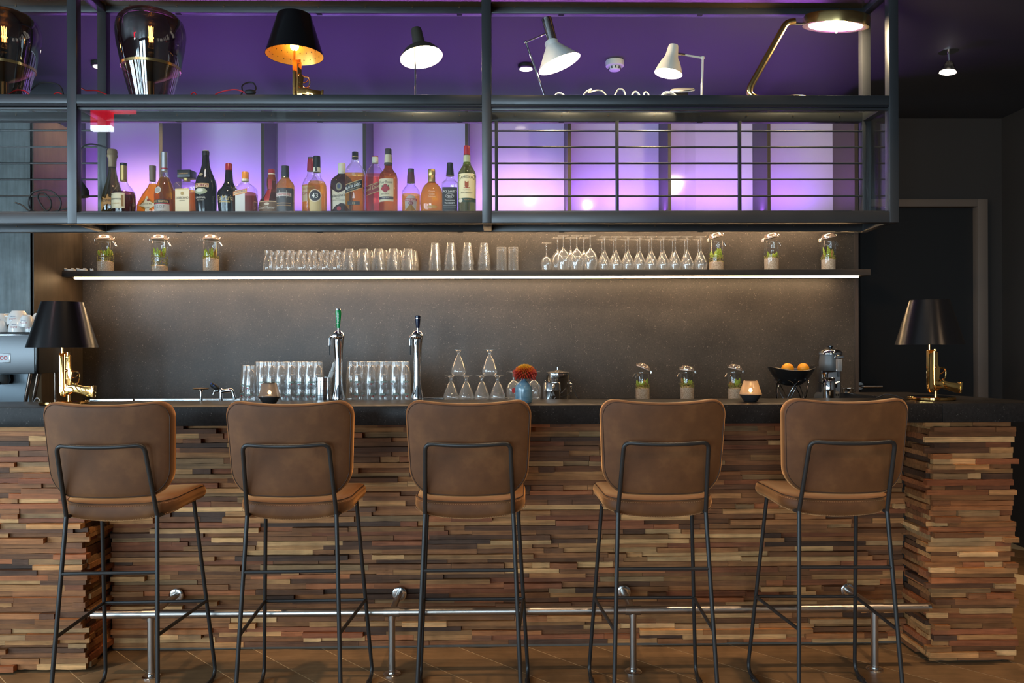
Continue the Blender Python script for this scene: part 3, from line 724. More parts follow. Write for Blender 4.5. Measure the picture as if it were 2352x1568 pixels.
def gun_lamp(loc, label, sc=1.0, lit=False, turn=0.0, shade_r=(.082, .142), group='gold pistol lamps'):
    "gold table lamp: round foot, pistol-shaped stem standing on its grip end, black tapered shade"
    t = thing('table_lamp', label, 'lamp', loc, turn, group)
    Lc = P(146, 930, 3.485); k = SCALE(146, 3.485)
    q = lambda u, v: ((u-146)*k*sc, (930-v)*k*sc)
    B().lathe([(0, 0), (.095*sc, 0), (.099*sc, .003*sc), (.099*sc, .012*sc), (.096*sc, .015*sc), (0, .016*sc)], 40).build('foot', GOLD, t)
    B().lathe([(.0065*sc, .014*sc), (.006*sc, .04*sc)], 12, c=(q(157, 0)[0], 0, 0)).build('support', GOLD, t)
    body = B()
    body.prism([q(*a) for a in ((137.5, 813), (147.5, 813), (147.5, 897), (150, 905), (148, 913), (142, 912), (137.5, 902))], -.0118*sc, .0118*sc)
    body.build('slide', GOLD, t, .0014*sc)
    body = B().prism([q(*a) for a in ((146.5, 812), (153, 812), (153, 818), (160.5, 818), (160.5, 848), (166, 857), (163, 880), (158, 908), (150, 906), (146.5, 896))], -.0085*sc, .0085*sc)
    body.build('receiver', GOLD, t, .0012*sc)
    for vv in (822, 848, 872, 890):
        z0_ = q(0, vv)[1]; B().box(q(149, 0)[0], -.0100*sc, z0_-.0012*sc, q(158, 0)[0], -.0084*sc, z0_+.0012*sc).build('frame_rib', GOLD, t)
    for vv in range(885, 897, 3):
        z0_ = q(0, vv)[1]; B().box(q(138.5, 0)[0], -.0126*sc, z0_-.0007*sc, q(146.5, 0)[0], -.0117*sc, z0_+.0007*sc).build('slide_serration', GOLD, t)
    B().lathe([(.0042*sc, q(0, 895)[1]), (.0042*sc, q(0, 815)[1])], 10, c=(q(151, 0)[0], -.0088*sc, 0)).build('guide_rod', GOLD, t)
    x_, z_ = q(155.5, 0)[0], q(0, 818)[1]
    B().lathe([(0, 0), (.0075*sc, 0), (.0075*sc, .016*sc), (.004*sc, .016*sc)], 14, c=(x_, 0, z_-.002*sc)).build('muzzle', GOLD, t)
    gr = B().prism([q(*a) for a in ((152, 882), (160, 886), (172, 884), (190, 889), (212, 891), (214, 912), (205, 914), (190, 909), (176, 904), (166, 903), (158, 909), (151, 900))], -.0135*sc, .0135*sc).build('grip', GOLD, t, .0026*sc)
    B().prism([q(*a) for a in ((170, 888), (207, 895), (206, 908), (190, 904), (172, 899))], -.0150*sc, .0150*sc).build('grip_panel', GOLD, gr, .0016*sc)
    B().prism([q(*a) for a in ((211.5, 888.5), (217, 888), (215, 916), (210.5, 914))], -.0145*sc, .0145*sc).build('grip_cap', GOLD, gr, .0016*sc)
    ring = [Vector((q(u, 0)[0], 0, q(0, v)[1])) for u, v in ((161, 851), (168, 855), (177, 856), (180.5, 862), (180.5, 872), (178, 880), (174, 883), (168, 883), (161, 877))]
    B().tube(smooth_path(ring, 4), .0032*sc, 8).build('trigger_guard', GOLD, t)
    B().tube(smooth_path([Vector((q(u, 0)[0], 0, q(0, v)[1])) for u, v in ((161, 869), (168, 870), (175, 866), (178, 861))], 4), .0026*sc, 8).build('trigger', GOLD, t)
    b = B().sphere((q(138, 0)[0], 0, q(0, 814)[1]), .004*sc, 10, 8).sphere((q(139, 0)[0], 0, q(0, 896)[1]), .0045*sc, 10, 8).sphere((q(144, 0)[0], 0, q(0, 910)[1]), .006*sc, 10, 8)
    b.sphere((q(175, 0)[0], -.002, q(0, 884)[1]), .006*sc, 10, 8).sphere((q(154, 0)[0], -.008*sc, q(0, 853)[1]), .007*sc, 10, 8); b.build('fittings', GOLD, t)
    zs = q(0, 800)[1]; ztop = q(0, 695)[1]; cx = q(142.5, 0)[0]
    B().lathe([(.0055*sc, q(0, 815)[1]), (.0055*sc, zs+.10*sc)], 12, c=(cx, 0, 0)).build('pole', GOLD, t)
    sd = B().lathe([(shade_r[1]*sc, zs), (shade_r[0]*sc, ztop)], 48, c=(cx, 0, 0), caps=False)
    so = sd.build('shade', mat('black_satin_shade', (.004, .004, .005), .24, 0, .6), t)
    B().lathe([((shade_r[1]-.0015)*sc, zs+.0006), ((shade_r[0]-.0015)*sc, ztop-.0006)], 48, c=(cx, 0, 0), caps=False).build('shade_lining', mat('gold_lining', (.85, .45, .08), .35, .5), so)
    if lit:
        b = B()
        for ri in range(3):
            for a in range(0, 24):
                f = .12 + .16*ri; r = (shade_r[1]+(shade_r[0]-shade_r[1])*f - .004)*sc; z = zs+(ztop-zs)*f
                an = (a+.5*ri)*math.pi/12; M = Matrix.Translation((cx, 0, z)) @ Matrix.Rotation(an, 4, 'Z') @ Matrix.Translation((r, 0, 0))
                b.cbox((0, 0, 0), (.0008, .006*sc, .0016*sc), 0, M).cbox((0, 0, 0), (.0008, .0016*sc, .006*sc), 0, M)
        tag(b.build('lining_crosses', SEAM, so), kind='stuff')
        B().sphere((cx, 0, zs+.045*sc), .022*sc, 16, 10).build('bulb', emis('warm_bulb', (1, .62, .22), 7), t)
        add_light('POINT', 'lamp_glow', (cx, 0, zs+.05*sc), 2.2, (1, .55, .18), size=.02, parent=t)
    return t
pu = P(680, 217, 3.42)
gun_lamp((pu.x, 3.42, ZU), 'lit gold pistol lamp with black shade on the upper rack shelf', .87, True, .15)

LIT = emis('desk_bulb', (1, .80, .52), 40)
def shade_lamp(t, head, opening, tube_pts, shade_pts, outer, inner, power, ycomp=0.0, bulb=.018, bz=.75):
    "head: photo point of the neck, opening: photo point of the mouth; shade_pts = (radius m, share of the way)"
    Y = t.location.y; a = P(*head, Y); c = P(*opening, Y); d = (c-a); d.y += ycomp*d.length; L = d.length
    M = aim(a - Vector(t.location), d)
    sh_ = B().lathe([(r, f*L) for r, f in shade_pts], 40, M=M, caps=False).build('shade', outer, t)
    B().lathe([(max(r-.0018, .001), f*L) for r, f in shade_pts], 40, M=M, caps=False).build('shade_lining', inner, sh_)
    if tube_pts: B().lathe([(r, f*L) for r, f in tube_pts], 28, M=M).build('lamp_socket', outer if tube_pts is shade_pts else t['sock'], t)
    B().sphere((0, 0, bz*L), bulb, 16, 10, M=M).build('bulb', LIT, t)
    o = add_light('POINT', 'lamp_light', (0, 0, 0), power, (1, .76, .46), size=bulb, parent=t)
    o.location = M @ Vector((0, 0, (bz+.12)*L)); return M
INW = mat('white_lining', (.85, .82, .76), .5)
# small dark lamp with bell shade
Y = 3.42; p = P(954, 217, Y)
t = thing('desk_lamp', 'small lit desk lamp with dark bell shade on thin chrome post', 'lamp', (p.x, Y, ZU), group='lit desk lamps on the rack')
SHD = mat('dark_olive_lacquer', (.05, .045, .035), .35)
B().lathe([(0, 0), (.055, 0), (.055, .006), (.006, .012)], 32).build('foot', CHROME, t)
z1 = P(954, 108, Y).z - ZU
B().tube([(0, .0, .01), (0, .0, z1)], .0042, 10).build('post', CHROME, t)
k = SCALE(968, Y)
shade_lamp(t, (957, 72), (969, 136), None, [(.001, -.10), (.021, -.09), (.0235, -.02), (.026, .30), (.029, .52), (.045, .60), (.068, .72), (.083, .86), (.0935, 1.0)], SHD, INW, 26.0, -.16, bz=.72)
# chrome and white architect lamp
p = P(1256, 217, Y)
t = thing('desk_lamp', 'lit desk lamp with chrome tube head, white cone shade and jointed chrome arm', 'lamp', (p.x, Y, ZU), group='lit desk lamps on the rack')
B().lathe([(0, 0), (.06, 0), (.06, .006), (.012, .012)], 32).build('foot', WHITEPL, t)
lp = lambda u, v, dy=0: P(u, v, Y) - Vector((p.x, Y, ZU)) + Vector((0, dy, 0))
B().tube([lp(1257, 238), lp(1208, 97)], .0042, 10).build('lower_arm', CHROME, t)
B().tube([lp(1208, 97), lp(1252, 78)], .0036, 10).build('upper_arm', CHROME, t)
B().sphere(lp(1207.5, 97), .0085, 12, 8).build('joint', CHROME, t)
WHL = mat('white_lacquer', (.72, .72, .68), .3)
M = shade_lamp(t, (1266, 98), (1285, 147), None, [(.024, -.10), (.030, -.02), (.030, .12), (.033, .16), (.098, 1.0)], WHL, INW, 36.0, -.0, bz=.6)
a, c = lp(1255, 43), lp(1269, 98); B().lathe([(0, 0), (.023, 0), (.0235, .003), (.0235, (c-a).length), (0, (c-a).length)], 28, M=aim(a, c-a)).build('lamp_socket', CHROME, t)
# small white lamp
p = P(1612, 217, Y)
t = thing('desk_lamp', 'small lit cream desk lamp with bell shade on side arm', 'lamp', (p.x, Y, ZU), group='lit desk lamps on the rack')
CRM = mat('cream_lacquer', (.74, .66, .54), .3)
B().lathe([(0, 0), (.05, 0), (.05, .006), (.010, .012)], 32).build('foot', CRM, t)
lp = lambda u, v, dy=0: P(u, v, Y) - Vector((p.x, Y, ZU)) + Vector((0, dy, 0))
B().tube([lp(1611, 239), lp(1614, 134)], .0048, 10).build('post', CRM, t)
B().tube([lp(1614, 133), lp(1572, 126)], .0045, 10).build('arm', CRM, t)
B().tube([lp(1573, 126), lp(1557, 124)], .0058, 10).build('arm_sleeve', CHROME, t)
B().sphere(lp(1614, 133), .0085, 12, 8).build('joint', CRM, t)
shade_lamp(t, (1547, 106), (1535, 169), None, [(.001, -.06), (.012, -.055), (.020, -.03), (.0225, .02), (.026, .25), (.030, .42), (.042, .58), (.052, .78), (.0615, 1.0)], CRM, INW, 28.0, 0, bz=.72)
# brass lamp with flat round head
p = P(1740, 217, Y)
t = thing('desk_lamp', 'lit brass desk lamp with bent tube stem and flat round head', 'lamp', (p.x, Y, ZU), group='lit desk lamps on the rack')
lp = lambda u, v, dy=0: P(u, v, Y) - Vector((p.x, Y, ZU)) + Vector((0, dy, 0))
c0 = lp(1815, 239); ringp = [c0 + Vector((.10*math.cos(a*math.pi/12), .07*math.sin(a*math.pi/12), .010)) for a in range(24)]
B().tube(ringp, .0085, 10, True).build('foot_ring', BRASS, t)
B().tube(fillet([lp(1795, 238), lp(1712, 219), lp(1806, 52), lp(1826, 49)], .055, 8), .0140, 14).build('stem', BRASS, t)
B().tube([lp(1822, 54), lp(1848, 55)], .005, 10).build('neck', CHROME, t)
hc = lp(1918, 52, -.01); Mh = Matrix.Translation(hc) @ Matrix.Rotation(.075, 4, 'Y') @ Matrix.Rotation(.22, 4, 'X')
B().lathe([(0, .030), (.10, .028), (.134, .022), (.138, .014), (.138, -.022), (.130, -.024), (.112, -.018)], 48, M=Mh, caps=False).build('head', BRASS, t)
B().lathe([(0, -.016), (.112, -.016), (.112, -.020), (0, -.022)], 40, M=Mh).build('diffuser', emis('brass_lamp_diffuser', (1, .80, .52), 9), t)
B().tube([lp(1914, 70, -.05), lp(1909, 86, -.05)], .0035, 8).build('switch_pull', BRASS, t)
o = add_light('POINT', 'lamp_light', Mh @ Vector((0, 0, -.06)), 26.0, (1, .76, .46), size=.05, parent=t)

# cables lying on the upper shelf
def cable(name, pts, r, m, label, cat='cable', extra=None, group='cables on the rack'):
    pts = [Vector(q) for q in pts]; base = Vector((sum(q.x for q in pts)/len(pts), sum(q.y for q in pts)/len(pts), min(q.z for q in pts)))
    t = thing(name, label, cat, base, group=group)
    B().tube(smooth_path([q-base for q in pts], 6), r, 8).build('cord', m, t)
    if extra: extra(t, base)
    return t
def sp_(u, v, Y=3.40): return P(u, v, Y)
def on(u, Y=3.38, h=.004): q = P(u, 230, Y); return Vector((q.x, Y, ZU+h))
cable('power_cord', [sp_(178, 196, 3.36), sp_(196, 207, 3.36), sp_(222, 208, 3.37), sp_(246, 218, 3.38), on(270)], .0028, REDCORD, 'red cord rising beside the left rack post on upper shelf')
cable('power_cord', [on(430), sp_(440, 216), sp_(448, 213), on(455)], .0028, REDCORD, 'short red cord end beside the tall smoked lamp')
cable('power_cord', [on(480), sp_(500, 214), sp_(532, 206), sp_(552, 208), sp_(566, 216), on(580)], .0028, REDCORD, 'red cord lying towards the black plug on upper shelf')
def plug(t, base):
    q = sp_(575, 212, 3.37)-base; B().sphere(q, .02, 16, 10, sc=(1.25, .7, .62)).build('plug', BLACKRUB, t)
cable('power_cord', [on(540), sp_(556, 214), sp_(556, 198, 3.43), sp_(568, 190, 3.45), sp_(582, 191, 3.45), sp_(588, 204, 3.42), sp_(580, 214)], .0032, BLACKRUB, 'black looped cord with round plug on the upper shelf', extra=plug)
cable('power_cord', [sp_(70, 208, 3.46), sp_(90, 192, 3.47), sp_(115, 190, 3.47), sp_(136, 196, 3.47), sp_(145, 214, 3.45), on(146, 3.44)], .003, BLACKRUB, 'black cord arching beside the cut-off smoked lamp')
cable('power_cord', [on(5), sp_(30, 210), sp_(50, 207), sp_(62, 212, 3.37), on(80)], .0028, REDCORD, 'red cord inside the cut-off smoked lamp foot')
cable('power_cord', [on(118), sp_(126, 215), sp_(140, 215), on(150)], .0028, REDCORD, 'red cord lying in front of the leftmost rack bay post')
WC = mat('white_cable', (.78, .72, .60), .4)
cable('power_cord', [on(1332), sp_(1345, 212), sp_(1358, 205), sp_(1352, 212, 3.36), sp_(1372, 207), sp_(1388, 213), on(1400)], .0034, WC, 'white cable bundle tied beside the chrome and white lamp')
cable('power_cord', [on(1405), sp_(1418, 208), sp_(1427, 205), sp_(1434, 211), on(1440)], .0034, WC, 'white cable arch under the smoke detector')
cable('power_cord', [on(1445), sp_(1455, 213), sp_(1465, 214), on(1476)], .0045, WC, 'thick white cable end with inline switch on the upper shelf')
cable('power_cord', [on(1476), sp_(1480, 213), sp_(1488, 215), on(1494)], .0034, WC, 'short white cable curl between switch and cream lamp')
cable('power_cord', [on(1512), sp_(1524, 214), sp_(1538, 212), sp_(1550, 217), on(1560), sp_(1545, 216, 3.36), sp_(1528, 216, 3.35), on(1515, 3.35)], .0034, WC, 'white cable coil under the cream lamp shade')
cable('power_cord', [on(1268), sp_(1278, 216), sp_(1292, 216), on(1306)], .0034, WC, 'white cable at the foot of the chrome and white lamp')
p = P(1568, 208, 3.47); t = thing('cable_puck', 'dark round disc with pale rim leaning behind the cream lamp', 'disc', (p.x, 3.47, ZU))
Mx = Matrix.Translation((0, 0, p.z-ZU+.004)) @ Matrix.Rotation(.42, 4, 'X') @ Matrix.Rotation(-.06, 4, 'Y')
B().lathe([(0, -.003), (.050, -.003), (.052, 0), (.050, .003), (0, .003)], 32, M=Mx).build('disc', BLACKRUB, t)
B().lathe([(.050, -.004), (.0535, -.004), (.0535, -.001), (.050, -.001)], 32, M=Mx).build('rim', WHITEPL, t)
B().cbox((0, .03, (p.z-ZU)/2), (.06, .012, p.z-ZU)).build('stand', BLACKRUB, t)
# cord loops in the left glass bay and hanging plug behind the post
cable('power_cord', [P(35, 465, 3.40), P(52, 472, 3.40), P(70, 486, 3.40), P(95, 492, 3.42), P(130, 488, 3.42), P(140, 462, 3.42), P(120, 440, 3.42), P(95, 436, 3.42), P(72, 445, 3.42), P(66, 470, 3.42), P(80, 486, 3.43), P(112, 482, 3.43), P(117, 462, 3.44), P(102, 444, 3.44), P(88, 446, 3.44), P(90, 462, 3.44), P(110, 486, 3.44), P(140, 482, 3.45), P(165, 476, 3.45)],
      .0034, BLACKRUB, 'black cord coiled on the floor of the left glass bay')
def bigplug(t, base):
    a = P(184, 408, 3.45)-base; c = P(191, 452, 3.45)-base
    B().lathe([(0, 0), (.006, 0), (.008, .02), (.016, .035), (.022, .05), (.026, .055), (.026, .085), (0, .085)], 20, M=aim(a, c-a)).build('plug', BLACKRUB, t)
cable('power_cord', [P(252, 345, 3.50), P(235, 336, 3.50), P(210, 331, 3.48), P(192, 336, 3.46), P(182, 352, 3.45), P(180, 385, 3.45), P(184, 408, 3.45)], .0034, BLACKRUB, 'black cord with plug hanging behind the rack post', extra=bigplug)

# ------------------------------------------------------------------ liquor bottles in the middle glass bay
ZBF = zb1 - .001
INK = {}
def ink(c, metal=0.0, rough=.5):
    k = (c, metal)
    if k not in INK: INK[k] = mat('print_%d_%d_%d_%d' % (*c, int(metal*10)), srgb(*c), rough, metal)
    return INK[k]
def tint(name, c, base=.06, dw=.15, d=None): return thin_glass(name, c, .8, base, .03, .4, d or (c[0]*.8, c[1]*.55, c[2]*.3), dw)
CLR = tint('bottle_clear', (.95, .96, .97), .07, .04)
LIQ = {'amber': tint('amber_liquor', (.84, .55, .07), d=(.62, .21, .012)), 'gold': tint('gold_liquor', (.88, .66, .10), d=(.74, .36, .02)), 'deep': tint('deep_amber', (.62, .26, .08)), 'brown': tint('brown_liquor', (.40, .17, .07)),
       'dark': tint('dark_liquor', (.20, .06, .04), .08), 'red': tint('red_liquor', (.92, .32, .18)), 'green': tint('green_glass', (.42, .55, .25), .08), 'olive': tint('olive_glass', (.30, .28, .10), .08),
       'black': mat('black_bottle_glass', (.008, .006, .006), .08, 0, .6), 'pink': tint('pink_liquor', (.95, .32, .24))}
CREAM, GOLDI, WHITE, BLK, RED = (226, 212, 176), (190, 150, 80), (235, 232, 222), (24, 20, 18), (165, 26, 34)
def bottle(label, u, Y, body, cap, capm, up='clear', liq='amber', fill=None, pw=2.0, sy=1.0, deco=(), extra_cap=None, turn=0.0):
    k = SCALE(u, Y); p = P(u, 480, Y); t = thing('liquor_bottle', label, 'bottle', (p.x, Y, ZBF), turn, 'bottles in the glass bay')
    zz = lambda v: P(u, v, Y).z - ZBF
    pts = [(body[0][0]*.86, None)] + [(h, v) for h, v in body]
    pr_ = []
    for i, (h, v) in enumerate(pts):
        pr_.append((h*k, 0.0 if (v is None) else (max(.004, zz(v)) if i == 1 else zz(v))))
    fill_ = fill if fill is not None else 0
    mis = [0 if (q[1] is None or q[1] > fill_) else 1 for q in pts[1:]]
    B().lathe(pr_, 28, sx=1, sy=sy, pw=pw, mis=mis).build('glass_body', [LIQ[liq], CLR if up == 'clear' else LIQ[up]], t)
    rn = cap[0][0] if cap else 8
    if cap:
        co = B().lathe([(h*k, zz(v)) for h, v in cap], 22).build('cap', capm, t)
    if extra_cap:
        for nm, q, m in extra_cap: B().lathe([(h*k, zz(v)) for h, v in q], 22).build(nm, m, t)
    def hw(v):
        for (h0, v0), (h1, v1) in zip(body[:-1], body[1:]):
            if v1 <= v <= v0: return h0 + (h1-h0)*(v0-v)/max(v0-v1, 1e-6)
        return body[0][0] if v > body[0][1] else body[-1][0]
    neck = {}
    def surf(du, v, eps, fixed=None):
        r = (fixed or hw(v))*k; x = du*k; q = min(abs(x)/r, .985)
        x = math.copysign(q*r, x); return Vector((x, -((1-q**pw)**(1/pw))*r*sy - eps, max(zz(v), .002)))
    n_ = 0; last = None
    for d in deco:
        kind = d[0]; n_ += 1; eps = .0006 + .00022*n_
        if kind == 'rect':      # du0, du1, v0, v1, colour, slant, fixed radius
            _, a, c, v0, v1, col = d[:6]; sl = d[6] if len(d) > 6 else 0; fx_ = d[7] if len(d) > 7 else None
            N = 12; M_ = 5; vs = [surf(a+(c-a)*i/N, v0+(v1-v0)*j/M_ + sl*(a+(c-a)*i/N), eps, fx_) for j in range(M_+1) for i in range(N+1)]
            fs = [(j*(N+1)+i, j*(N+1)+i+1, (j+1)*(N+1)+i+1, (j+1)*(N+1)+i) for j in range(M_) for i in range(N)]
            last = B().add(vs, fs, 0, True).build('paper_label', ink(col), t)
        elif kind == 'poly':    # list of (du, v), colour
            _, poly, col = d[:3]; cu = sum(q[0] for q in poly)/len(poly); cv = sum(q[1] for q in poly)/len(poly); n = len(poly)
            vs = [surf(cu, cv, eps)]; R = 4
            for j in range(1, R+1):
                for q in poly: vs.append(surf(cu+(q[0]-cu)*j/R, cv+(q[1]-cv)*j/R, eps))
            fs = [(0, 1+i, 1+(i+1) % n) for i in range(n)]
            for j in range(R-1):
                for i in range(n): a_ = 1+j*n; fs.append((a_+i, a_+n+i, a_+n+(i+1) % n, a_+(i+1) % n))
            last = B().add(vs, fs, 0, True).build('paper_label', ink(col), t)
        elif kind == 'text':    # string, du, v, height, colour, slant, arc, fixed
            _, s, du, v, h, col = d[:6]; sl = d[6] if len(d) > 6 else 0; arc = d[7] if len(d) > 7 else 0; wmax = d[8] if len(d) > 8 else None; fx_ = d[9] if len(d) > 9 else None
            tv, tf, tw, th = TXT[s]; f = h/th; fw = f if not wmax else min(f, wmax/tw)
            vs = [surf(du+x*fw, v-y*f + sl*x*fw + arc*(x*fw)**2, eps+.0003, fx_) for x, y in tv]
            B().add(vs, tf).build('lettering', ink(col), last if last is not None else t)
    return t
def disc(du, v, r, n=20, ry=None): return [(du+r*math.cos(i*2*math.pi/n), v+(ry or r)*math.sin(i*2*math.pi/n)) for i in range(n)]
TAN = mat('tan_foil', srgb(168, 138, 100), .45, .2); GFOIL = mat('gold_foil', (.72, .50, .18), .35, .8); SILV = mat('silver_foil', (.66, .66, .68), .32, .8)
BLKCAP = mat('black_cap', (.012, .012, .014), .3); REDCAP = mat('red_cap', (.36, .015, .03), .35); ORCAP = mat('orange_cap', (.80, .30, .04), .35); CREAMCAP = mat('cream_cap', (.80, .74, .58), .45)
GREYCAP = mat('grey_cap', (.06, .055, .06), .5); BRNCAP = mat('brown_cap', (.06, .045, .035), .45)
bottle('dark bottle with tan wax-style stopper and orange label, behind a cream-labelled bottle', 258.5, 3.46,
  [(24,500),(24,455),(22,445),(17,430),(13,415),(9.5,400),(8,388),(8,382)], [(8.4,384),(8.7,370),(10,362),(11.5,360),(11.5,357),(10.4,355),(11,349),(10,345),(9,343),(0,342.5)], TAN, 'olive', 'olive', None,
  deco=[('poly', [(-20,490),(20,490),(22,462),(14,456),(0,450),(-14,456),(-22,462)], (206,146,74)), ('text','BUSNEL',-2,464,6,BLK,0,0,34), ('text','V.S.O.P',0,475,5,(120,70,30),0,0,20)])
bottle('cognac bottle with gold foil neck and wide cream label', 284, 3.40,
  [(24,500),(25.5,475),(25.7,450),(24,442),(18,432),(11,424),(8.5,418),(8,412)], [(7.9,416),(7.9,381)], GFOIL, 'clear', 'dark', 440,
  deco=[('rect',-25,13,447,482,CREAM), ('rect',6,11,452,478,(150,110,60)), ('text','Hennessy',-7,461,6.5,BLK,0,0,30), ('text','COGNAC',-7,471,3,GOLDI,0,0,20)], extra_cap=[('cap_top', [(7.6,381),(7.6,375),(0,375)], BLKCAP)])
bottle('squat amber bottle with diamond-shaped cream label and brown cap', 350.8, 3.45,
  [(33,500),(36,484),(36,472),(30,458),(22,444),(13,432),(8,422),(7.3,416),(7.2,408)], [(7.1,416),(7.2,393),(7.6,390),(7.6,381),(0,380)], mat('taupe_cap', srgb(122,104,84), .5), 'clear', 'amber', 418, sy=.45,
  deco=[('poly', [(-8,452),(13,472),(-5,492),(-27,474)], CREAM), ('poly', disc(-4,462,3), (150,60,40)), ('text','Coeur du Roy',-7,471,4,(90,80,60),0,0,26), ('text','V.S.O.P',-6,479,3,(90,80,60),0,0,12)])
bottle('amber cognac bottle with silver foil neck, silver medallion and black band', 378.3, 3.40,
  [(21,500),(22.5,470),(22.8,448),(21,436),(16,422),(10,408),(7.5,400),(7,392)], [(7.5,394),(7.3,375),(7.2,350),(0,349)], SILV, 'clear', 'amber', 405,
  deco=[('rect',-22,17,462,470,BLK), ('text','REMY MARTIN',-3,466,4.6,(222,190,120),0,0,36), ('rect',-22,17,472,488,(190,186,180)), ('text','V.S.O.P',-3,478,6,(120,110,104),0,0,28), ('rect',-22,17,470,472,RED), ('poly', disc(-7,440,8), (196,196,190)), ('poly', disc(-7,440,6), (160,160,156))],
  extra_cap=[('cap_ring', [(7.7,389),(7.7,386.5)], REDCAP)])
bottle('square amaretto bottle with flat black block stopper', 429.6, 3.41,
  [(24,500),(24.5,440),(24,427),(21,421),(10,418),(7,416),(7,409)], [(7.3,416),(7.3,408)], GFOIL, 'clear', 'amber', 434, 7, .85,
  deco=[('rect',-17,17,437,492,CREAM), ('rect',-17,17,437,439,(212,184,110)), ('text','DISARONNO',0,458,5.5,BLK,0,0,30), ('text','ORIGINALE',0,464,2.2,(110,100,80),0,0,14), ('poly', disc(0,448,4,12), (176,150,90))], turn=-.12,
  extra_cap=[('block_stopper', [(0,410),(22,410),(23,408),(23,393.5),(22,392.5),(0,392)], BLKCAP)])
t_ = [o for o in bpy.data.objects if o.name.startswith('block_stopper')][0]
bpy.data.objects.remove(t_)
def block(u, v0, v1, hw_, Y, par, name, m):
    k = SCALE(u, Y); z0, z1 = P(u, v0, Y).z-ZBF, P(u, v1, Y).z-ZBF
    o = B().box(-hw_*k, -hw_*k, z0, hw_*k, hw_*k, z1).build(name, m, par, .0015)
    tv, tf, tw, th = TXT['DISARONNO']; f = 22/tw*k
    B().add([(x*f, -hw_*k-.0004, (z0+z1)/2+y*f*1.3) for x, y in tv], tf).build('lettering', ink(GOLDI), o)
dz = [o for o in bpy.data.objects if o.name.startswith('liquor_bottle') and o['label'].startswith('square amaretto')][0]
block(433, 410, 392.5, 15.5, 3.41, dz, 'block_stopper', BLKCAP)
bottle('tall black cream-liqueur bottle with arched red and cream band', 473.2, 3.405,
  [(22,500),(23.5,470),(24,430),(23,420),(18,406),(12,392),(9,380),(7.6,365),(7.4,356)], [(7.7,357),(7.9,349),(7.5,347.5),(0,347)], BLKCAP, 'black', 'black', None,
  deco=[('rect',-18,14,425,434,(200,170,120),0), ('rect',-17,13,426.2,433,(120,44,40)), ('text','BAILEYS',-2,429.6,6,(240,224,190),0,.012,28), ('poly', disc(-4,443,15,20,7), (150,160,130)), ('poly', disc(-6,441,9,16,3.5), (206,206,190)), ('text','The',-5,452,2.4,(200,196,180)), ('text','ORIGINAL',-4,457.5,4,(214,210,196),0,0,24), ('text','Irish Cream',-4,463,2.4,(200,196,180),0,0,18), ('poly', disc(-5,404,5,16,3.4), (150,140,110))],
  extra_cap=[('cap_top', [(6.5,348),(6.2,345.5),(0,345.2)], CREAMCAP)])
bottle('black bottle with red cap and gold script across its wide shoulder', 526, 3.42,
  [(22,500),(23.5,480),(25.5,455),(26,447),(24,440),(16,431),(10.2,420),(9,410),(8,394),(7.8,390)], [(7.9,394),(7.8,377),(7,376),(0,375.6)], REDCAP, 'black', 'black', None,
  deco=[('text','Tia Maria',-3,458,12,(206,180,110),0,0,40), ('rect',-16,10,467,468.4,(206,180,110),.03)])
bottle('squared brown bottle with orange cap and slanted orange banner', 563.6, 3.40,
  [(25,500),(25.3,445),(25,436),(22,430),(14,424),(8.5,420),(7.8,413)], [(7.9,412),(7.8,396),(7,395),(0,394.6)], ORCAP, 'clear', 'brown', 436, 5, .85,
  deco=[('rect',-16,6,440,492,(206,212,210)), ('rect',-21,11,439,449,(206,120,50),-.22), ('rect',-20,10,440.4,447.6,(226,190,140),-.22), ('text','COINTREAU',-5,444,5.6,(40,60,110),-.22,0,28)], extra_cap=[('neck_ring', [(8.1,417),(8.1,411.5)], CREAMCAP)])
bottle('round-bellied brown bottle with red cap, white collar and red ribbon', 624.2, 3.45,
  [(29,500),(30,480),(29,468),(25,459),(17,450),(11,441),(10,436),(11.5,425),(11,412),(8.5,405),(7.6,397)], [(7.8,400),(7.5,391),(7,389),(0,388.6)], REDCAP, 'deep', 'brown', 440,
  deco=[('rect',-6,4,414,436,RED,0), ('rect',-10,2,436,468,RED,-.3), ('rect',-28,24,467,494,(110,86,62)), ('rect',-28,24,466,468,CREAM), ('text','Grand Marnier',-4,481,7,(226,218,200),0,0,38), ('poly', disc(-3,473,6,14,3), (206,196,176))], extra_cap=[('neck_band', [(8.7,414),(8,399)], CREAMCAP)])
bottle('amber bottle with dark brown label, white bar and red lettering', 655.6, 3.40,
  [(20.5,500),(20.7,432),(20.5,426),(18,421),(14,416),(10,411),(8.8,407)], [(8.8,408),(9,395),(8.6,393),(8.6,381.5),(0,381)], BLKCAP, 'gold', 'gold', None,
  deco=[('rect',-20.4,20.4,435,492,(56,46,42)), ('poly', [(-9,440),(9,440),(9,458),(-9,458)], (150,150,146)), ('poly', [(-7.5,441.5),(7.5,441.5),(7.5,456.5),(-7.5,456.5)], (56,46,42)), ('rect',-17,17,446,454,(222,214,206)), ('text','DRAMBUIE',0,450,5.4,(170,40,40),0,0,31), ('rect',-16,16,469,470.5,(196,150,90)), ('rect',-16,16,474,475.5,(196,150,90))])
bottle('bottle with red foil shoulder and orange lettered label, half hidden behind the round-emblem bottle', 715, 3.47,
  [(21,500),(21,427),(19,420),(14,410),(10,404),(8.5,396),(8,390)], [(9.4,393),(8.8,378),(7.6,366),(7,365)], REDCAP, 'clear', 'gold', 424,
  deco=[('rect',-19,12,430,466,(226,206,170)), ('text','SOUTHERN',-3,437,5,(176,70,40),0,0,26), ('text','COMFORT',-3,447,6.5,(176,50,40),0,0,27)], extra_cap=[('cap_top', [(7.2,365.5),(7.2,361.5),(0,361)], GREYCAP)])
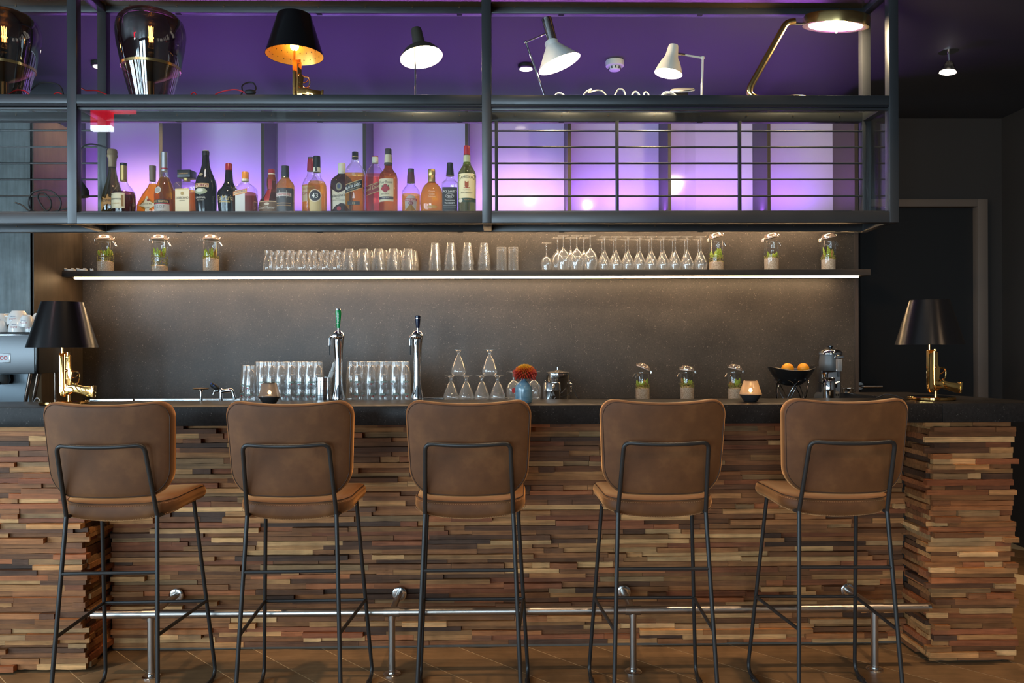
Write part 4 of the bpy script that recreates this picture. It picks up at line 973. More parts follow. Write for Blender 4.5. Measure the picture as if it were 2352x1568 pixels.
bottle('golden bottle with round dark emblem reading 43 and black foil cap', 728.3, 3.40,
  [(21,500),(22,470),(22.3,445),(21.5,426),(18,418),(12,412),(8.5,405),(7.5,394)], [(8.1,396),(8.1,372),(7.8,359),(0,358.6)], BLKCAP, 'clear', 'gold', 417,
  deco=[('rect',-13,14,458,492,(206,180,120)), ('poly', disc(0,453,14.5,24), (226,214,180)), ('poly', disc(0,453,12.4,24), (60,18,22)), ('poly', disc(0,453,10.6,24), (26,16,16)), ('text','43',0,453,11,(240,236,226),0,0,17), ('poly', disc(0,390,5,16), BLK)],
  extra_cap=[('neck_band', [(8.5,395.5),(8.5,385.5)], CREAMCAP)])
bottle('dark red bottle with white cap and pointed cream label', 785.4, 3.43,
  [(25,500),(25.5,430),(24.5,417),(20,410),(12,404),(8.5,399)], [(8.5,400),(8.4,376.5),(7.8,375.5),(0,375.2)], CREAMCAP, 'dark', 'dark', None, 3, .75,
  deco=[('poly', [(-25,433),(-4,446),(8,441),(18,433),(24,440),(24,492),(-24,492)], (224,214,186)), ('poly', disc(-3,432,7,14,9), (150,140,110)), ('poly', disc(-3,431,4,12,6), (60,70,100)), ('text',"Ballantine's",-6,452,7,BLK,-.12,0,34), ('text','FINEST',-5,459,2.6,(120,110,90),0,0,14), ('text','BLENDED SCOTCH WHISKY',-4,463,2.2,(120,110,90),0,0,30), ('poly', disc(-3,482,5), RED)])
bottle('square whisky bottle with slanted black label and black cap', 816.2, 3.40,
  [(21,500),(21.5,400),(20,390),(14,381),(9,374),(7.3,367),(7,360)], [(7.3,366),(7.2,350),(6.6,349),(0,348.7)], BLKCAP, 'clear', 'amber', 391, 5, .95,
  deco=[('rect',-21,19,421,442,(200,170,110),-.34), ('rect',-21,19,422.6,440.4,BLK,-.34), ('text','Johnnie Walker',0,426,3,(206,180,120),-.34,0,26), ('text','BLACK LABEL',-1,431,6.4,(240,234,220),-.34,0,36), ('text','Blended Scotch Whisky',0,437,3,(206,180,120),-.34,0,28), ('rect',-14,14,466,474,(40,36,30)), ('text','12',0,470,5,(214,190,130)), ('poly', disc(0,404,4), (200,150,110)), ('poly', [(-3,459),(3,459),(1,446),(-1,446)], (226,200,190))],
  extra_cap=[('cap_ribbon', [(7.6,361.5),(7.6,359.5)], GFOIL)])
bottle('whisky bottle with slanted red label and cream-gold cap', 862, 3.44,
  [(20,500),(20.5,402),(18,394),(12,386),(8,379),(7,372)], [(7.5,375),(7.4,362),(6.8,360)], CREAMCAP, 'clear', 'pink', 394, 5, .95,
  deco=[('rect',-20,19,425,447,(206,176,116),-.36), ('rect',-20,19,426.6,445.4,(150,24,28),-.36), ('text','Red Label',-3,435,7.5,(232,200,140),-.36,0,34), ('text','Johnnie Walker',0,429,2.8,(232,200,140),-.36,0,24)], extra_cap=[('cap_top', [(7.2,361),(6.8,359),(0,358.6)], REDCAP)])
bottle('bourbon bottle with cream label showing a bunch of red roses', 892.2, 3.40,
  [(21.5,500),(21.8,412),(19,400),(13,393),(9,386),(8.4,378),(8.2,374)], [(7.7,357),(7.5,343),(6.8,342),(0,341.7)], BRNCAP, 'deep', 'amber', 398,
  deco=[('rect',-20,14,414,466,(226,208,170)), ('text','Four Roses',-3,422,6,(50,40,36),0,0,29), ('poly', disc(-4,431,5,12), (150,26,36)), ('poly', disc(-9,437,5,12), (170,30,40)), ('poly', disc(1,437,5,12), (170,30,40)), ('poly', disc(-4,441,5,12), (150,26,36)), ('poly', disc(3,431,2,8), (70,96,60)), ('poly', disc(-11,431,2,8), (70,96,60)), ('text','BOURBON',-4,449,3.2,(90,80,66),0,0,18), ('rect',-20,14,455,461,(80,70,80)), ('text','Single Barrel',-3,458,3,(220,210,190),0,0,22)],
  extra_cap=[('neck_label', [(9.2,376),(8.6,366),(7.9,356)], ink((226,208,170))), ('neck_band', [(9.6,379),(9.3,374.5)], BRNCAP)])
bottle('round-shouldered whisky bottle with silver and red crest label', 944, 3.41,
  [(20.5,500),(20.7,447),(20,439),(15,431),(10,426),(9,418),(8.5,408)], [(9.2,420),(8.4,405),(7.6,398),(7.6,396)], mat('wine_foil', (.10, .02, .03), .35), 'clear', 'gold', 440,
  deco=[('poly', [(-11,486),(13,486),(15,462),(10,454),(2,450),(-6,454),(-12,462)], (176,160,150)), ('rect',-13,15,459,465.5,(150,40,50)), ('text','CHIVAS REGAL',1,462,4.4,(236,224,210),0,.006,26), ('poly', disc(2,470,6,14,4), (120,30,40)), ('text','12',2,470,4,(236,224,210))], extra_cap=[('cap_top', [(7.5,396.5),(7.4,388),(0,387.5)], GREYCAP)])
bottle('pinched pear-shaped golden bottle with gold cap and gold ring emblem', 991.7, 3.42,
  [(20,500),(25,486),(27,468),(26.5,450),(22,434),(15,424),(9,419),(8.3,415)], [(8.4,418),(8.6,406),(7.8,404.5),(8.6,402.5),(8.6,391),(7.6,389),(0,388.6)], GFOIL, 'amber', 'gold', 420, 2, .8,
  deco=[('text','Dimple',2,443,4.6,(224,206,170),0,0,14), ('text','Golden',2,449,4.2,(224,206,170),0,0,13), ('text','Selection',2,454.5,4,(224,206,170),0,0,16), ('poly', disc(3,478,12,20,3), (190,150,70))])
bottle('square whiskey bottle with black label and black cap', 1034, 3.42,
  [(18.5,500),(19,427),(18,420),(12,416),(9,411),(8.3,402)], [(9.4,404),(8.4,395),(7.6,385),(7.2,382),(7.4,380),(7.3,374.5),(0,374)], BLKCAP, 'clear', 'brown', 432, 5, .95,
  deco=[('rect',-17,17,433,492,BLK), ('text',"JACK DANIEL'S",0,444,6.4,(232,230,224),0,-.006,32), ('poly', disc(0,453,10,20,5.5), (150,148,144)), ('poly', disc(0,453,8.6,20,4.4), BLK), ('text','No.7',0,453,4.6,(232,230,224)), ('text','Tennessee',0,463,3.6,(214,212,206),0,0,22), ('text','WHISKEY',0,469.5,3.8,(232,230,224),0,0,24), ('rect',-14,14,474,474.8,(200,198,194)), ('rect',-14,14,478,478.8,(200,198,194))])
bottle('tall green whiskey bottle with cream label and red foil top, beside the rack post', 1072.8, 3.40,
  [(20.5,500),(21,406),(20,397),(15,388),(10,381),(8,372),(7.6,356)], [(7.6,358),(7.4,346),(7.6,344),(6.8,335.5),(0,335)], REDCAP, 'green', 'green', None,
  deco=[('rect',-20.5,20,402,458,(232,220,176)), ('text','JAMESON',0,411,7.5,(50,40,30),0,.012,35), ('poly', [(-4.5,420),(4.5,420),(4.5,432),(0,436),(-4.5,432)], (160,80,46)), ('rect',-7,7,434,436,(160,60,40)), ('text','Triple Distilled',0,440,2.6,(110,100,80),0,0,20), ('text','IRISH WHISKEY',0,446,3.2,(70,60,46),0,0,26), ('rect',-20.5,20,458.5,467,(40,66,50)), ('text','Single Barrel',2,462.5,3,(190,130,70),0,0,22), ('poly', disc(-14,463,4.5), (226,214,190))],
  extra_cap=[('neck_label', [(8.6,379),(8.2,372),(7.9,357.5)], ink((176,184,150)))])

# ------------------------------------------------------------------ glassware on the wall shelf
ZS = zs1 + .0005
def proto(name, label, cat, group, parts):
    t = thing(name, label, cat, (0, 0, 0), 0, group)
    for nm, b, m in parts: b.build(nm, m, t)
    return t
def place(pr_, locs, labels=None, rot=True):
    out = []
    for i, l_ in enumerate(locs):
        o = pr_ if i == 0 else copy_tree(pr_)
        o.location = l_; o.rotation_euler = (0, 0, random.uniform(0, 6.28) if rot else 0)
        if labels: o['label'] = labels[i] if isinstance(labels, (list, tuple)) else labels
        out.append(o)
    return out
def shell(prof_, thick=.0018):
    "outer wall, then back down the inside"
    return prof_ + [(max(r-thick, .0005), z) for r, z in reversed(prof_)]
ks = SCALE(1000, 4.6)
# small carafes in three rows
cp = [(.0005, .001), (.030, 0), (.0325, .004), (.033, .02), (.0315, .04), (.026, .060), (.022, .076), (.0205, .090), (.0225, .112), (.0235, .118)]
car = proto('glass_carafe', 'small clear waisted glass carafe in the rows beside the stacked tumblers', 'carafe', 'small carafes on the wall shelf', [('glass_body', B().lathe(cp, 20), CLEAR)])
locs = [(P(u, 600, 4.535).x + .068*0, 4.535 + .0*r, ZS) for r in (0,) for u in (617, 643, 668, 694, 719, 747, 773)]
locs += [(x+.012, 4.600, ZS) for x, _, _ in locs[:7]] + [(x+.022, 4.665, ZS) for x, _, _ in locs[:7]]
ORD = ('first', 'second', 'third', 'fourth', 'fifth', 'sixth', 'seventh', 'eighth', 'ninth')
place(car, locs, ['small clear waisted glass carafe, %s row, %s from the jars' % (r_, ORD[i]) for r_ in ('front', 'middle', 'rear') for i in range(7)])
# tumblers standing upside down, two to a stack, two rows
def up_tumbler(h, r0, r1, base, facets=0):
    p_ = [(r1, 0), (r1*.98+r0*.02, .002), (r0, h-.004), (r0*.93, h), (0.0005, h), (0.0005, h-base), (r0-.003, h-base-.001), (r1-.0022, .003), (r1-.0016, 0)]
    return B().lathe(p_, facets or 20, caps=False)
tum = proto('tumbler', 'clear tumbler stacked upside down between the carafes and the patterned glasses', 'glass', 'stacked tumblers on the wall shelf', [('glass_body', up_tumbler(.092, .029, .041, .008), CLEAR)])
locs = []
for u in (802, 836, 870, 904, 937):
    for y in (4.545, 4.632):
        x = P(u, 600, 4.545).x + (.016 if y > 4.6 else 0); locs += [(x, y, ZS), (x, y, ZS+.034)]
place(tum, locs, ['%s tumbler of the %s stack, %s from the carafes on the wall shelf' % (lv, rw, ORD[i]) for i in range(5) for rw in ('front', 'rear') for lv in ('lower', 'upper')])
# tall cut-glass tumblers, two to a stack
def cut_glass(h, r0, r1, inv=True, lat=9):
    b = B(); seg = 24; rows = lat; vs = []; fs = []
    for i in range(rows+1):
        f = i/rows; r = r1+(r0-r1)*f
        for k in range(seg):
            a = 2*math.pi*k/seg; rr_ = r*(1 - (.045 if ((k+i) % 2) and 0 < i < rows-1 else 0)); vs.append((rr_*math.cos(a), rr_*math.sin(a), h*f))
    for i in range(rows):
        for k in range(seg):
            k2 = (k+1) % seg; fs.append((i*seg+k, i*seg+k2, (i+1)*seg+k2, (i+1)*seg+k))
    fs.append(tuple(rows*seg+k for k in range(seg)))
    b.add(vs, fs, 0, False)
    b.lathe([(r1-.003, .002), (r0-.003, h-.012), (.0005, h-.012)], 20, caps=False)
    return b
cut = proto('cut_glass_tumbler', 'tall patterned glass tumbler stacked upside down right of the plain tumblers', 'glass', 'stacked patterned tumblers', [('glass_body', cut_glass(.125, .0225, .040), CLEAR)])
locs = []
for u in (999, 1035, 1074, 1112):
    x = P(u, 600, 4.58).x; locs += [(x, 4.58, ZS), (x, 4.58, ZS+.040)]
place(cut, locs, ['%s tall patterned tumbler of the %s upside-down stack from the plain tumblers' % (lv, ORD[i]) for i in range(4) for lv in ('lower', 'upper')])
hb = proto('highball_glass', 'x', 'glass', 'highball glasses', [('glass_body', cut_glass(.140, .030, .0325, lat=12), CLEAR)])
place(hb, [(P(1152, 600, 4.58).x, 4.58, ZS), (P(1179, 600, 4.58).x, 4.58, ZS)], ['straight patterned highball glass standing next to the cut-glass stacks', 'straight patterned highball glass standing nearest the stemmed glasses'])
# stemmed glasses, upside down
def stem_glass(h, bowl, foot=.032, stem=.0035):
    "bowl = (radius, height) from rim (z=0) to the stem"
    zt_ = bowl[-1][1]
    o_ = [(r, z) for r, z in bowl] + [(stem, zt_+.012), (stem, h-.014), (stem*1.6, h-.007), (foot*.6, h-.0035), (foot, h-.0018), (foot, h)]
    return B().lathe(o_ + [(0.0005, h)], 22, caps=False).lathe([(max(r-.0016, .0005), z+(.0 if z < .01 else -.001)) for r, z in bowl] + [(.0005, zt_-.001)], 22, caps=False)
g1 = proto('wine_glass', 'single small stemmed glass upside down next to the highball glasses', 'wine glass', 'stemmed glasses on the wall shelf', [('glass_body', stem_glass(.165, [(.027, 0), (.0305, .03), (.031, .05), (.027, .07), (.016, .082), (.006, .088)], .031), CLEAR)])
place(g1, [(P(1255, 600, 4.58).x, 4.58, ZS)])
g2 = proto('wine_glass', 'large round stemmed glass upside down beside the single small glass', 'wine glass', 'stemmed glasses on the wall shelf', [('glass_body', stem_glass(.203, [(.034, 0), (.040, .035), (.0415, .06), (.038, .085), (.027, .106), (.012, .120), (.006, .128)], .034), CLEAR)])
place(g2, [(P(u, 600, 4.54).x, 4.54, ZS) for u in (1294, 1325, 1356)] + [(P(u, 600, 4.645).x, 4.645, ZS) for u in (1281, 1311, 1341)], ['large round stemmed glass upside down, %s row, %s from the single small glass' % (rw, ORD[i]) for rw in ('front', 'rear') for i in range(3)])
g3 = proto('wine_glass', 'angular stemmed wine glass upside down in the long double row', 'wine glass', 'stemmed glasses on the wall shelf', [('glass_body', stem_glass(.195, [(.031, 0), (.036, .030), (.037, .040), (.022, .078), (.009, .103), (.0055, .112)], .033), CLEAR)])
us = (1389, 1415, 1443, 1470, 1497, 1524, 1551, 1579, 1610)
place(g3, [(P(u, 600, 4.54).x, 4.54, ZS) for u in us] + [(P(u-6, 600, 4.645).x, 4.645, ZS) for u in us], ['angular stemmed wine glass upside down, %s row, %s from the round glasses' % (rw, ORD[i]) for rw in ('front', 'rear') for i in range(9)])

# clip-top jars with sand, moss and succulents
SAND = None
def sand_mat():
    m, n, l, b = nt('pale_sand'); f = noise(n, l, 260, 3, world_pos(n)); g = noise(n, l, 40, 2, world_pos(n))
    r = ramp(n, l, f.outputs[0], [(.35, srgb(176,140,112)), (.6, srgb(232,210,186))]); l.new(r.outputs[0], b.inputs['Base Color']); b.inputs['Roughness'].default_value = .9; bump(n, l, b, f.outputs[0], .4, .003); return m
SAND = sand_mat()
def moss_mat(name, c0, c1):
    m, n, l, b = nt(name); f = noise(n, l, 150, 3, world_pos(n)); r = ramp(n, l, f.outputs[0], [(.35, c0), (.65, c1)]); l.new(r.outputs[0], b.inputs['Base Color']); b.inputs['Roughness'].default_value = .9; return m
MOSS = moss_mat('moss', srgb(120,112,44), srgb(196,184,100)); LEAF = moss_mat('succulent_green', srgb(128,156,40), srgb(196,210,84)); LEAF2 = moss_mat('succulent_tip', srgb(150,90,50), srgb(190,160,80))
JAR = thin_glass('jar_glass', (.96, .97, .96), .8, .05, .03, .4); WIRE = mat('jar_wire', (.7, .66, .6), .25, 1.0); SEALM = mat('jar_seal', (.86, .70, .58), .5)
def jar(u, Y, z0, r, h, label, lid_tilt, hinge, seed, levels, group):
    rnd = random.Random(seed); p = P(u, 600, Y); t = thing('terrarium_jar', label, 'jar', (p.x, Y, z0), 0, group)
    B().lathe([(.0005, .002), (r*.95, 0), (r, .004), (r, h*.93), (r*.96, h*.96), (r*.96, h)], 28, caps=False).build('glass_body', JAR, t)
    B().lathe([(0, .003), (r*.95, .003), (r*.955, h*levels[0]), (r*.6, h*(levels[0]+.04)), (0, h*(levels[0]+.02))], 24).build('sand', SAND, t)
    b = B()
    for k in range(150):
        a = rnd.uniform(0, 6.28); rr_ = r*.9*math.sqrt(rnd.random()); z = h*(levels[0] + (levels[1]-levels[0])*rnd.random()**1.2)
        if rnd.random() < .45: rr_ = r*.92
        s = rnd.uniform(.003, .0065); q = Vector((rr_*math.cos(a), rr_*math.sin(a), z)); d = Vector((rnd.uniform(-1, 1), rnd.uniform(-1, 1), rnd.uniform(-.2, 1))).normalized()
        b.tube([q-d*s, q, q+d*s], [.0006, .0022, .0004], 4)
    tag(b.build('moss', MOSS, t), kind='stuff')
    for k in range(rnd.randint(7, 10)):
        a = k*2.4+rnd.uniform(0, 1); rr_ = r*rnd.uniform(.25, .72); ln = h*(levels[2]-levels[1])*rnd.uniform(.45, 1.0); z = h*(levels[1]-.06)
        q = Vector((rr_*math.cos(a), rr_*math.sin(a), z)); d = Vector((math.cos(a)*.25, math.sin(a)*.25, 1))
        if rr_ + ln*.25 > r*.85: d = Vector((0, 0, 1))
        B().tube([q, q+d*ln*.4, q+d*ln*.75, q+d*ln], [.004, .0085, .006, .0008], 7, flat=.55).build('leaf', LEAF2 if rnd.random() < .2 else LEAF, t)
    # wire collar, lid, clasp and hinge
    B().tube([(r*.99*math.cos(i*.2618), r*.99*math.sin(i*.2618), h*.955) for i in range(24)], .0011, 5, True).build('collar_wire', WIRE, t)
    hs = -1 if hinge == 'left' else 1
    Mh = Matrix.Translation((hs*r*1.06, 0, h+.004)) @ Matrix.Rotation(hs*lid_tilt, 4, 'Y') @ Matrix.Translation((-hs*r*1.06, 0, 0))
    ld = B().lathe([(.0005, .003), (r*.80, .003), (r*1.02, .000), (r*1.02, .007), (r*.9, .011), (r*.80, .021), (r*.6, .026), (.0005, .027)], 28, M=Mh).build('lid', thin_glass('jar_lid_glass', (.92, .88, .86), .8, .10, .08, .45, (.9, .8, .76), .10), t)
    B().lathe([(r*.84, -.002), (r*1.0, -.002), (r*1.0, .0015), (r*.84, .0015)], 28, M=Mh).build('rubber_seal', SEALM, ld)
    loop = [Mh @ Vector((x_, y_, z_)) for x_, y_, z_ in ((-hs*r*1.1, .010, .004), (-hs*r*1.12, 0, .012), (-hs*r*1.1, -.010, .004))]
    b = B().tube([Mh @ Vector((hs*r*1.05, -.012, .006)), Mh @ Vector((hs*r*1.16, -.012, .002)), (hs*r*1.18, -.012, h*.94), (hs*r*1.0, -.012, h*.95)], .0015, 5)
    b.tube([Mh @ Vector((hs*r*1.05, .012, .006)), Mh @ Vector((hs*r*1.16, .012, .002)), (hs*r*1.18, .012, h*.94), (hs*r*1.0, .012, h*.95)], .0015, 5)
    b.tube([(hs*r*1.18, -.012, h*.94), (hs*r*1.18, .012, h*.94)], .0015, 5); b.build('hinge_wire', WIRE, t)
    b = B().tube(loop, .0014, 5)
    b.tube([(-hs*r*1.0, -.010, h*.955), (-hs*r*1.12, -.009, h*.93), (-hs*r*1.34, -.007, h*.82), (-hs*r*1.34, .007, h*.82), (-hs*r*1.12, .009, h*.93), (-hs*r*1.0, .010, h*.955)], .0016, 5); b.build('clasp_wire', WIRE, t)
jw = .047; jh = P(242, 552, 4.6).z - ZS
G_ = 'terrarium jars'
jar(242, 4.60, ZS, jw, jh, 'closed clip-top jar with moss, first jar on the wall shelf from the cabinet', .0, 'left', 1, (.32, .58, .88), G_)
jar(367, 4.60, ZS, jw, jh, 'closed clip-top jar with moss, second jar on the wall shelf from the cabinet', .0, 'left', 2, (.18, .55, .85), G_)
jar(485, 4.60, ZS, jw, jh, 'closed clip-top jar with moss and pale sand, on wall shelf nearest the carafes', .0, 'left', 3, (.40, .5, .92), G_)
jar(1645, 4.60, ZS, .043, jh-.004, 'open-lidded terrarium jar touching the row of wine glasses on the wall shelf', .28, 'left', 4, (.28, .5, .85), G_)
jar(1772, 4.60, ZS, .043, jh-.004, 'open-lidded terrarium jar midway between the wine glasses and the shelf end', .22, 'left', 5, (.40, .5, .72), G_)
jar(1903, 4.60, ZS, .043, jh-.004, 'open-lidded terrarium jar nearest the right end of the wall shelf', .18, 'left', 6, (.36, .5, .88), G_)
ZW = 1.0505
jh2 = P(1475, 854, 4.5).z - ZW
jar(1475, 4.50, ZW, .0415, jh2, 'terrarium jar on the worktop with lid tipped widest open, nearest the ice buckets', .42, 'right', 7, (.42, .58, .84), G_)
jar(1577, 4.50, ZW, .0415, jh2, 'terrarium jar on the worktop with tall pointed leaf, middle of three', .12, 'right', 8, (.45, .62, .9), G_)
jar(1687, 4.50, ZW, .0415, jh2, 'terrarium jar on the worktop behind the glowing candle holder', .26, 'right', 9, (.40, .58, .86), G_)
# small white pieces at the shelf end
for i, (u, w_, lab) in enumerate(((161, .058, 'small white notched dish on the shelf end nearest the cabinet'), (189, .056, 'small white notched dish between two others on shelf end'), (211, .018, 'tiny white dish next to the first jar on the shelf'))):
    x = P(u, 618, 4.53).x; t = thing('white_dish', lab, 'dish', (x, 4.53, ZS), group='white dishes on the shelf end')
    b = B().lathe([(0, 0), (w_*.38, 0), (w_*.5, .003), (w_*.5, .011), (w_*.42, .011), (w_*.38, .005), (0, .005)], 20); b.build('bowl', WHITEPL, t)
    B().cbox((w_*.36, -w_*.2, .0125), (w_*.22, w_*.3, .007)).cbox((-w_*.36, -w_*.2, .0125), (w_*.22, w_*.3, .007)).build('rest', WHITEPL, t, .001)

# ------------------------------------------------------------------ steel drip tray with taps, sink fittings and beer glasses
ZT = 1.092
tx0, tx1 = P(205, 910, 4.1).x, P(1251, 918, 3.72).x
tr = thing('drip_tray', 'long polished steel drip tray behind the bar top', 'tray', (0, 3.70, 1.05))
TT = ZT - 1.05
B().box(tx0, .0, .0005, tx1, .43, TT-.004).build('pan', BRUSHED, tr)
for nm, q in (('rim', (tx0, -.012, TT-.004, tx1, .012, TT+.002)), ('rim', (tx0, .405, TT-.004, tx1, .43, TT+.006)), ('rim', (tx1-.022, .012, TT-.004, tx1, .405, TT+.002)), ('rim', (tx0, .012, TT-.004, tx0+.022, .405, TT+.002))):
    B().box(*q).build(nm, STEEL, tr, .0015)
B().box(tx0+.024, .014, TT-.004, tx1-.024, .403, TT-.0005).build('drain_plate', mat('dark_drain_plate', (.10, .10, .10), .16, 1.0), tr)
ZT2 = ZT
# beer glasses, upside down, two to a stack
def beer_glass():
    h = .138; p_ = [(.0295, 0), (.0315, .012), (.0325, .030), (.0315, .055), (.0275, .085), (.0245, .110), (.0235, .124), (.0240, .137), (.0225, h), (.0005, h)]
    q_ = [(.0280, .0005), (.0300, .012), (.0308, .030), (.0298, .055), (.0256, .085), (.0215, .106), (.012, .118), (.0005, .121)]
    t = thing('beer_glass', 'x', 'beer glass', (0, 0, 0), 0, 'beer glasses stacked on the tray')
    bo = B().lathe(p_, 22, caps=False).lathe(q_, 22, caps=False).build('glass_body', CLEAR, t)
    R = .0330; gm = ink((60, 110, 84)); rm = ink((196, 36, 44))
    def arc(z0, z1, a, r): 
        n = 6; return [(r*math.sin(-a+2*a*i/n), -r*math.cos(-a+2*a*i/n), z) for z in (z0, z1) for i in range(n+1)], [(i, i+1, n+2+i, n+1+i) for i in range(n)]
    vs, fs = arc(.036, .043, .42, R); B().add(vs, fs).build('green_band', gm, bo)
    vs, fs = arc(.0378, .0412, .36, R+.0003); B().add(vs, fs).build('band_lettering', ink((206, 214, 206)), bo)
    st = [((.0045 if i % 2 == 0 else .002)*math.sin(i*math.pi/5), (.0045 if i % 2 == 0 else .002)*math.cos(i*math.pi/5)) for i in range(10)]
    B().add([(x_, -R-.0003, .0285-y_) for x_, y_ in st], [tuple(range(10))]).build('red_star', rm, bo)
    return t
bg = beer_glass()
stacks = []
LG = 'clear beer glass with green band, upside down in the large block beside the candle holder'
RG = 'clear beer glass with green band, upside down in the block between the two taps'
def rowl(us_, y, n, text):
    for i_, u_ in enumerate(us_): stacks.append((u_, y, n, text % ORD[i_]))
rowl((604, 624, 645, 669, 693, 712, 730), 3.87, 2, 'beer glass of the large block, front row, %s stack from the faucet')
rowl((596, 615, 635, 658, 682, 702, 720), 3.955, 2, 'beer glass of the large block, rear row, %s stack from the faucet')
stacks.append((576, 3.88, 1.5, 'beer glass of the short front stack at the faucet end')); stacks.append((566, 3.96, 1.5, 'beer glass of the short rear stack at the faucet end'))
rowl((823, 852, 881, 909, 930), 3.88, 2, 'beer glass between the taps, front row, %s stack from the green handle')
rowl((809, 839, 866, 895, 920), 3.965, 2, 'beer glass between the taps, rear row, %s stack from the green handle')
first = True; ty0 = P(700, 828, 3.87).z
seen = set()
for u, y, n, lab in stacks:
    x = P(u, 880, y).x
    for lv in range(2 if n >= 2 else 2):
        o = bg if first else copy_tree(bg); first = False
        o.location = (x, y, ZT + lv*(.061 if n == 2 else .043)); o.rotation_euler = (0, 0, random.uniform(-.5, .5)); o['label'] = ('lower ', 'upper ')[lv] + lab
# brandy snifters, upside down
zt_sn = P(1070, 862, 3.9).z - ZT
sn = proto('snifter_glass', 'x', 'snifter', 'snifters on the tray', [('glass_body', stem_glass(zt_sn, [(.031, 0), (.0365, .008), (.0390, .018), (.0370, .032), (.0270, .060), (.0165, .086), (.0100, .095), (.0078, .098)], .031, .0078), CLEAR)])
k9 = zt_sn
sl = [(P(u, 900, 3.9).x, 3.9, ZT) for u in (1036, 1071, 1107, 1143)]
top = [((sl[0][0]+sl[1][0])/2, 3.9, ZT+k9+.0004), ((sl[2][0]+sl[3][0])/2, 3.9, ZT+k9+.0004)]
place(sn, sl + top, ['snifter upside down on the tray, nearest the blue-handled tap', 'snifter upside down on the tray, second from the blue-handled tap', 'snifter upside down on the tray, third from the blue-handled tap', 'snifter upside down on the tray, next to the red-marked goblet',
   'snifter balanced upside down on two others nearest the blue-handled tap', 'snifter balanced upside down on two others nearest the flower vase'])
for u, lab in ((1180, 'round beer goblet with red emblem upside down behind the flower vase'), (1226, 'round beer goblet upside down between the vase and ice buckets')):
    hg = P(u, 853, 3.95).z - ZT; x = P(u, 900, 3.95).x
    t = thing('beer_goblet', lab, 'goblet', (x, 3.95, ZT), 0, 'beer goblets on the tray')
    bo = stem_glass(hg, [(.030, 0), (.036, .02), (.0385, .045), (.037, .065), (.030, .083), (.015, .096), (.007, .102)], .034, .006).build('glass_body', CLEAR, t)
    if u == 1180: B().add([(.011*math.sin(i*.5236), -.0395, .052+.013*math.cos(i*.5236)) for i in range(12)], [tuple(range(12))]).build('red_emblem', ink((206, 30, 26)), bo)

# beer taps
def tap(u, label, hm, top_v, text=None, spout_dx=-.03):
    Y = 3.80; p = P(u, 918, Y); t = thing('beer_tap', label, 'beer tap', (p.x, Y, ZT), 0, 'chrome beer taps')
    k = SCALE(u, Y); zz = lambda v: P(u, v, Y).z - ZT
    B().lathe([(0, 0), (14.5*k, 0), (14.8*k, .003)] + [(h*k, zz(v)) for h, v in ((14.2, 911), (12.4, 903), (10, 893), (8.6, 878), (8.2, 860), (8.8, 832), (10, 800), (11.5, 785), (12, 772))], 28).build('column', CHROME, t)
    B().sphere((0, 0, zz(772)), 13.5*k, 20, 14, sc=(1, 1, 1.0)).build('head', CHROME, t)
    B().lathe([(8*k, 0), (8*k, .03), (5*k, .034), (0, .034)], 18, M=Matrix.Translation((-.004, -.018, zz(772))) @ Matrix.Rotation(H90, 4, 'X')).build('valve', CHROME, t)
    s = Vector((spout_dx, -.045, zz(772)))
    B().tube(fillet([(-.004, -.045, zz(772)), s, s+Vector((0, -.005, -.045))], .012), .0065, 10).build('spout', CHROME, t)
    B().tube([s+Vector((0, -.005, -.04)), s+Vector((0, -.005, -.09))], .0028, 8).build('nozzle', BLACKRUB, t)
    z0 = zz(768); z1 = zz(top_v); hx = .006
    B().tube([(hx, -.03, z0), (hx, -.032, z0+.035)], .005, 10).build('lever_pin', CHROME, t)
    L_ = z1-z0-.03
    M = Matrix.Translation((hx, -.032, z0+.03))
    if text:
        ho = B().lathe([(0, 0), (.0075, 0), (.0085, L_*.15), (.0125, L_*.55), (.0145, L_*.80), (.0128, L_*.92), (.0128, L_*.93)], 18, sy=.75, M=M).build('handle', hm, t)
        B().lathe([(.0126, L_*.92), (.012, L_), (0, L_)], 18, sy=.75, M=M).build('handle_cap', CHROME, ho)
        tv, tf, tw, th = TXT[text]; f = L_*.55/tw
        B().add([M @ Vector((-y_*f*1.15-.001, -.0112-.0006, L_*.52+x_*f)) for x_, y_ in tv], tf).build('lettering', ink((226, 232, 226)), ho)
    else:
        ho = B().lathe([(0, 0), (.008, 0), (.009, L_*.1), (.0125, L_*.7), (.0130, L_*.97), (.011, L_), (0, L_)], 18, M=M).build('handle', hm, t)
        B().lathe([(.0133, L_*.74), (.0135, L_*.79)], 18, M=M, caps=False).build('handle_band', CHROME, ho)
tap(778, 'chrome beer tap with green handle beside the steel cup', mat('green_handle', (.0, .28, .06), .18, 0, .6), 710, 'Heineken', -.032)
tap(959, 'chrome beer tap with dark blue handle beside the snifters', mat('blue_handle', (.006, .010, .035), .2), 725, None, -.028)
